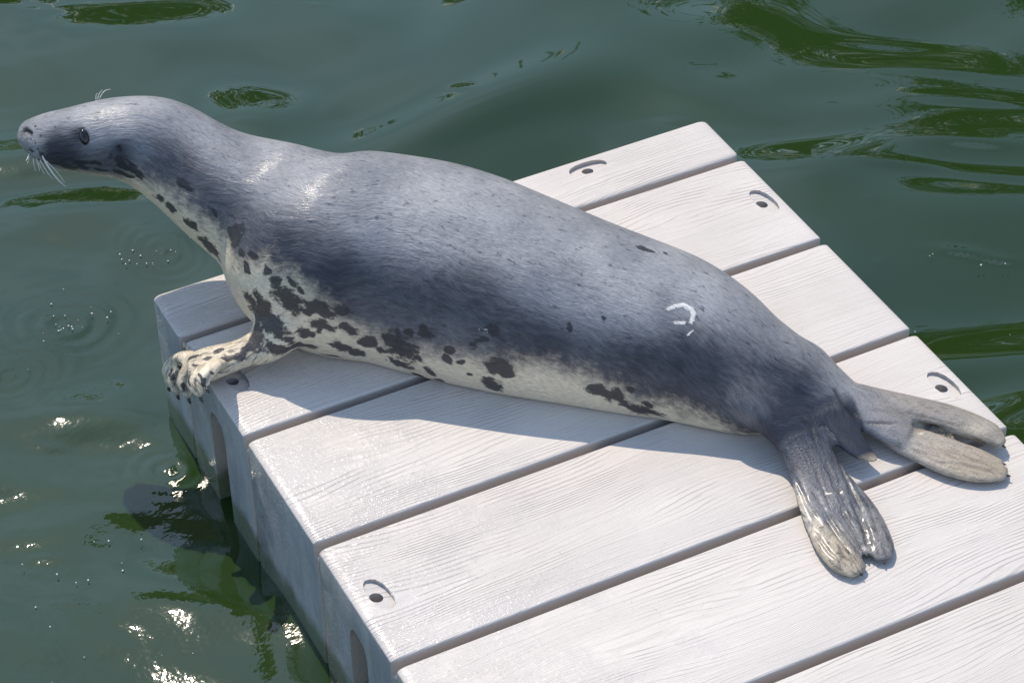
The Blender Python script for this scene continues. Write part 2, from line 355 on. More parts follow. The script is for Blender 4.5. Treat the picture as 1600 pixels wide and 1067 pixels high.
# ------------------------------------------------------------------ the seal
CH = json.loads('''{"body": [[-0.1337, 0.3895, 0.285, 0.0291, 0.0276], [-0.1121, 0.3544, 0.2922, 0.0477, 0.0453], [-0.0857, 0.3201, 0.2998, 0.0605, 0.0575], [-0.0511, 0.2934, 0.3063, 0.0695, 0.0661], [-0.0122, 0.2738, 0.3081, 0.0778, 0.0739], [0.0262, 0.2569, 0.3025, 0.0862, 0.0818], [0.063, 0.2412, 0.2894, 0.0959, 0.0911], [0.0936, 0.2177, 0.2713, 0.1005, 0.0958], [0.1192, 0.1854, 0.2517, 0.1035, 0.0994], [0.1444, 0.1497, 0.2323, 0.1114, 0.108], [0.1745, 0.1164, 0.2131, 0.1228, 0.1194], [0.2107, 0.0841, 0.1932, 0.1387, 0.1341], [0.2415, 0.0354, 0.1726, 0.1657, 0.1587], [0.2723, -0.0242, 0.1529, 0.1967, 0.1873], [0.3252, -0.0686, 0.1358, 0.2087, 0.1983], [0.3917, -0.1053, 0.1217, 0.2109, 0.2004], [0.4533, -0.1544, 0.1101, 0.2158, 0.2051], [0.5105, -0.2137, 0.1003, 0.2149, 0.2042], [0.5654, -0.2779, 0.0922, 0.2084, 0.198], [0.621, -0.3412, 0.0858, 0.1991, 0.1891], [0.6771, -0.4031, 0.0807, 0.1882, 0.1788], [0.7323, -0.464, 0.0759, 0.1792, 0.1702], [0.784, -0.5244, 0.0707, 0.169, 0.1605], [0.8246, -0.5882, 0.0647, 0.1516, 0.144], [0.8565, -0.6502, 0.0581, 0.13, 0.1235], [0.8862, -0.702, 0.0509, 0.1067, 0.1014], [0.9188, -0.7376, 0.0428, 0.0779, 0.074]], "nh_root": [[0.8244, -0.7227, 0.085, 0.0634, 0.0507], [0.8444, -0.7645, 0.075, 0.0588, 0.0441], [0.8588, -0.8086, 0.06, 0.0524, 0.034], [0.8633, -0.8509, 0.045, 0.05, 0.025], [0.8589, -0.9071, 0.03, 0.0502, 0.0171], [0.8456, -0.9743, 0.021, 0.058, 0.0133], [0.8331, -1.0346, 0.015, 0.0622, 0.0106], [0.8217, -1.0798, 0.012, 0.052, 0.0073]], "nh_d1": [[0.8307, -0.9321, 0.016, 0.021, 0.0105], [0.7986, -1.0243, 0.014, 0.0258, 0.0108], [0.7896, -1.0807, 0.012, 0.0308, 0.0117], [0.7915, -1.1252, 0.011, 0.0311, 0.0112], [0.7979, -1.1541, 0.01, 0.0198, 0.0075]], "nh_d5": [[0.8866, -0.9455, 0.018, 0.0227, 0.0114], [0.8826, -1.0255, 0.016, 0.0272, 0.0114], [0.8694, -1.0895, 0.014, 0.0284, 0.0108], [0.8579, -1.1298, 0.012, 0.0243, 0.0087], [0.8509, -1.1488, 0.01, 0.0148, 0.0056]], "nh_d2": [[0.8376, -0.9691, 0.028, 0.0141, 0.0085], [0.823, -1.0352, 0.02, 0.0116, 0.0081], [0.8166, -1.0872, 0.016, 0.0106, 0.0074], [0.8178, -1.1227, 0.012, 0.0071, 0.005]], "nh_d3": [[0.8512, -0.9789, 0.03, 0.0118, 0.0083], [0.8429, -1.0391, 0.022, 0.0106, 0.0074], [0.837, -1.0859, 0.018, 0.0093, 0.0065], [0.8304, -1.1234, 0.013, 0.0057, 0.004]], "nh_d4": [[0.8674, -0.9851, 0.028, 0.0118, 0.0083], [0.8575, -1.0494, 0.021, 0.0105, 0.0073], [0.8486, -1.0946, 0.017, 0.0092, 0.0064], [0.8388, -1.1268, 0.012, 0.0056, 0.004]], "tail": [[0.9025, -0.6834, 0.085, 0.0777, 0.066], [0.9229, -0.7403, 0.078, 0.0686, 0.0549], [0.9405, -0.7793, 0.065, 0.0541, 0.0379], [0.9444, -0.8285, 0.055, 0.0414, 0.0207], [0.9454, -0.8754, 0.045, 0.0334, 0.0117], [0.9532, -0.9132, 0.036, 0.0255, 0.0076], [0.962, -0.9317, 0.03, 0.0163, 0.0049], [0.9678, -0.944, 0.028, 0.006, 0.0018]], "fh_root": [[0.9168, -0.6252, 0.09, 0.0604, 0.0513], [0.9328, -0.6724, 0.08, 0.0593, 0.0474], [0.9545, -0.7118, 0.073, 0.0608, 0.0456], [0.9747, -0.7512, 0.062, 0.048, 0.0336], [0.9918, -0.7975, 0.05, 0.0447, 0.0268], [1.0205, -0.84, 0.04, 0.0502, 0.0226], [1.0538, -0.8854, 0.032, 0.0557, 0.0189], [1.0676, -0.901, 0.026, 0.0542, 0.0152]], "fh_up": [[1.0078, -0.7929, 0.06, 0.0199, 0.0179], [1.0542, -0.8299, 0.046, 0.0279, 0.0167], [1.0974, -0.8709, 0.038, 0.0338, 0.0169], [1.1417, -0.9097, 0.031, 0.0345, 0.0155], [1.1723, -0.9476, 0.026, 0.0324, 0.0136], [1.1879, -0.9856, 0.026, 0.0259, 0.0129], [1.1941, -1.0094, 0.022, 0.0125, 0.0062]], "fh_low": [[1.012, -0.8329, 0.03, 0.0167, 0.01], [1.0413, -0.8954, 0.02, 0.0346, 0.0145], [1.0749, -0.9494, 0.016, 0.0438, 0.0149], [1.1077, -1.0033, 0.014, 0.0462, 0.0139], [1.1409, -1.0457, 0.012, 0.0353, 0.0106], [1.1618, -1.0692, 0.011, 0.0174, 0.0061]], "fh_m1": [[1.0798, -0.9198, 0.026, 0.0136, 0.0095], [1.1038, -0.9562, 0.026, 0.0103, 0.0082], [1.1228, -0.9795, 0.024, 0.0103, 0.0082], [1.1335, -0.9945, 0.022, 0.0051, 0.0041]], "fh_m2": [[1.1015, -0.95, 0.022, 0.0208, 0.0104], [1.1249, -0.9873, 0.02, 0.0193, 0.0096], [1.1504, -1.0212, 0.016, 0.0164, 0.0082], [1.1709, -1.0421, 0.013, 0.009, 0.0045]], "ff_arm": [[0.1992, -0.1408, 0.12, 0.0785, 0.0628], [0.1536, -0.15, 0.09, 0.0631, 0.0505], [0.117, -0.1535, 0.06, 0.0474, 0.0356], [0.0812, -0.1418, 0.042, 0.0348, 0.0244], [0.0451, -0.1328, 0.034, 0.038, 0.0228], [0.0084, -0.126, 0.028, 0.0451, 0.0225], [-0.021, -0.1164, 0.02, 0.0423, 0.0212]], "ff_d1": [[-0.0139, -0.0726, 0.019, 0.0205, 0.00984], [-0.022, -0.0114, -0.0396, 0.0215, 0.01032], [-0.039, -0.012, -0.0615, 0.0195, 0.00936], [-0.036, -0.0127, -0.0915, 0.0135, 0.00648]], "ff_d2": [[-0.0095, -0.0877, 0.019, 0.0205, 0.00984], [-0.022, -0.0539, -0.0173, 0.0215, 0.01032], [-0.039, -0.0594, -0.0401, 0.0195, 0.00936], [-0.036, -0.065, -0.071, 0.0135, 0.00648]], "ff_d3": [[-0.0023, -0.1085, 0.019, 0.0205, 0.00984], [-0.022, -0.1118, 0.0167, 0.0215, 0.01032], [-0.039, -0.122, -0.0013, 0.0195, 0.00936], [-0.036, -0.1322, -0.0274, 0.0135, 0.00648]], "ff_d4": [[0.0092, -0.1316, 0.019, 0.0205, 0.00984], [-0.022, -0.1722, 0.0529, 0.0215, 0.01032], [-0.039, -0.1885, 0.0463, 0.0195, 0.00936], [-0.036, -0.2048, 0.0316, 0.0135, 0.00648]], "ff_d5": [[0.0361, -0.1292, 0.019, 0.015375, 0.00984], [-0.022, -0.2205, 0.0956, 0.016125, 0.01032], [-0.039, -0.2334, 0.0944, 0.014624999999999999, 0.00936], [-0.036, -0.2462, 0.0853, 0.010125, 0.00648]], "ff_far": [[0.36, 0.0, 0.1, 0.06, 0.05], [0.39, 0.06, 0.05, 0.04, 0.03], [0.41, 0.1, 0.025, 0.035, 0.018], [0.42, 0.125, 0.018, 0.025, 0.012]]}''')
UP = np.array([0, 0, 1.0])
def resample(ch, step=0.008):
    c = np.array(ch, float); d = np.r_[0, np.cumsum(np.linalg.norm(np.diff(c[:, :3], axis=0), axis=1))]
    n = max(int(d[-1] / step), 6); t = np.linspace(0, d[-1], n); out = np.zeros((n, c.shape[1]))
    # Catmull-Rom style (monotone enough) through cubic Hermite
    for j in range(c.shape[1]):
        m = np.gradient(c[:, j], d)
        i = np.clip(np.searchsorted(d, t) - 1, 0, len(d) - 2); h = d[i + 1] - d[i]; u = (t - d[i]) / h
        out[:, j] = (2*u**3-3*u**2+1)*c[i, j] + (u**3-2*u**2+u)*h*m[i] + (-2*u**3+3*u**2)*c[i+1, j] + (u**3-u**2)*h*m[i+1]
    out[:, 3:] = np.maximum(out[:, 3:], 0.0025)
    return out, t
def frames(c):
    T = np.gradient(c[:, :3], axis=0)
    if len(c) > 60:
        k = np.hanning(23); k /= k.sum(); T = np.stack([np.convolve(np.pad(T[:, j], 11, mode='edge'), k, 'valid') for j in range(3)], 1)
    T /= np.linalg.norm(T, axis=1)[:, None]
    H = np.cross(T, UP); H /= np.linalg.norm(H, axis=1)[:, None]; V = np.cross(H, T); return T, H, V
def loft(ch, seg=40, bulge=None):
    c, t = resample(ch); T, H, V = frames(c); n = len(c); P = []
    a0 = c[0, :3] - T[0] * c[0, 4] * 0.6; a1 = c[-1, :3] + T[-1] * c[-1, 4] * 0.6
    for i in range(n):
        for k in range(seg):
            an = 2 * math.pi * k / seg; P.append(c[i, :3] + H[i] * c[i, 3] * math.cos(an) + V[i] * c[i, 4] * math.sin(an))
    f = [[i * seg + k, i * seg + (k + 1) % seg, (i + 1) * seg + (k + 1) % seg, (i + 1) * seg + k] for i in range(n - 1) for k in range(seg)]
    P += [a0, a1]; e = n * seg
    f += [[e, (k + 1) % seg, k] for k in range(seg)] + [[e + 1, (n - 1) * seg + k, (n - 1) * seg + (k + 1) % seg] for k in range(seg)]
    return P, f
def seal_base():
    V, F = [], []
    for nm, ch in CH.items():
        P, f = loft(ch, 64 if nm == 'body' else 28); o = len(V); V += list(P); F += [[i + o for i in q] for q in f]
    me = mesh_from('seal_raw', V, F)
    bm = bmesh.new(); bm.from_mesh(me); bmesh.ops.recalc_face_normals(bm, faces=bm.faces); bm.to_mesh(me); bm.free()
    o = bpy.data.objects.new('tmp', me); COL.objects.link(o)
    md = o.modifiers.new('r', 'REMESH'); md.mode = 'VOXEL'; md.voxel_size = 0.0036; md.adaptivity = 0
    sm = o.modifiers.new('s', 'SMOOTH'); sm.factor = 0.6; sm.iterations = 5
    dg = bpy.context.evaluated_depsgraph_get(); r = bpy.data.meshes.new_from_object(o.evaluated_get(dg), depsgraph=dg)
    bpy.data.objects.remove(o)
    n = len(r.vertices); co = np.zeros(n * 3, np.float32); r.vertices.foreach_get('co', co); co = co.reshape(-1, 3).astype(float)
    # extra relaxation where limbs leave the body, none on the digits
    ne = len(r.edges); ed = np.zeros(ne * 2, np.int32); r.edges.foreach_get('vertices', ed); ed = ed.reshape(-1, 2)
    deg = np.bincount(ed.ravel(), minlength=n).astype(float)
    wt = np.clip((co[:, 0] - 0.10) / 0.05, 0, 1) * np.clip((co[:, 1] + 0.93) / 0.08, 0, 1) * np.clip((1.03 - co[:, 0]) / 0.05, 0, 1)
    wt = np.maximum(wt, np.clip((co[:, 1] - 0.05) / .05, 0, 1) * np.clip((co[:, 0] + .09) / .05, 0, 1))[:, None] * 0.6
    for it in range(70):
        acc = np.stack([np.bincount(ed[:, 0], co[ed[:, 1], j], n) + np.bincount(ed[:, 1], co[ed[:, 0], j], n) for j in range(3)], 1) / deg[:, None]
        co += wt * (acc - co)
    wt = (np.clip((0.12 - co[:, 0]) / 0.05, 0, 1) * np.clip((0.10 - co[:, 1]) / .05, 0, 1) * 0.5)[:, None]
    for it in range(7):
        acc = np.stack([np.bincount(ed[:, 0], co[ed[:, 1], j], n) + np.bincount(ed[:, 1], co[ed[:, 0], j], n) for j in range(3)], 1) / deg[:, None]
        co += wt * (acc - co)
    # belly settles on the deck: soft clamp over the dock
    over = (co[:, 0] > 0.0) & (co[:, 1] < E0)
    zc = co[:, 2]; w = 0.006; soft = 0.0005 + w * np.log1p(np.exp(np.clip((zc) / w, -50, 50)))
    co[:, 2] = np.where(over & (zc < 0.03), np.maximum(np.where(zc < 0.03, soft, zc) if True else zc, 0.0006), zc)
    r.vertices.foreach_set('co', co.astype(np.float32).ravel()); r.update()
    return r
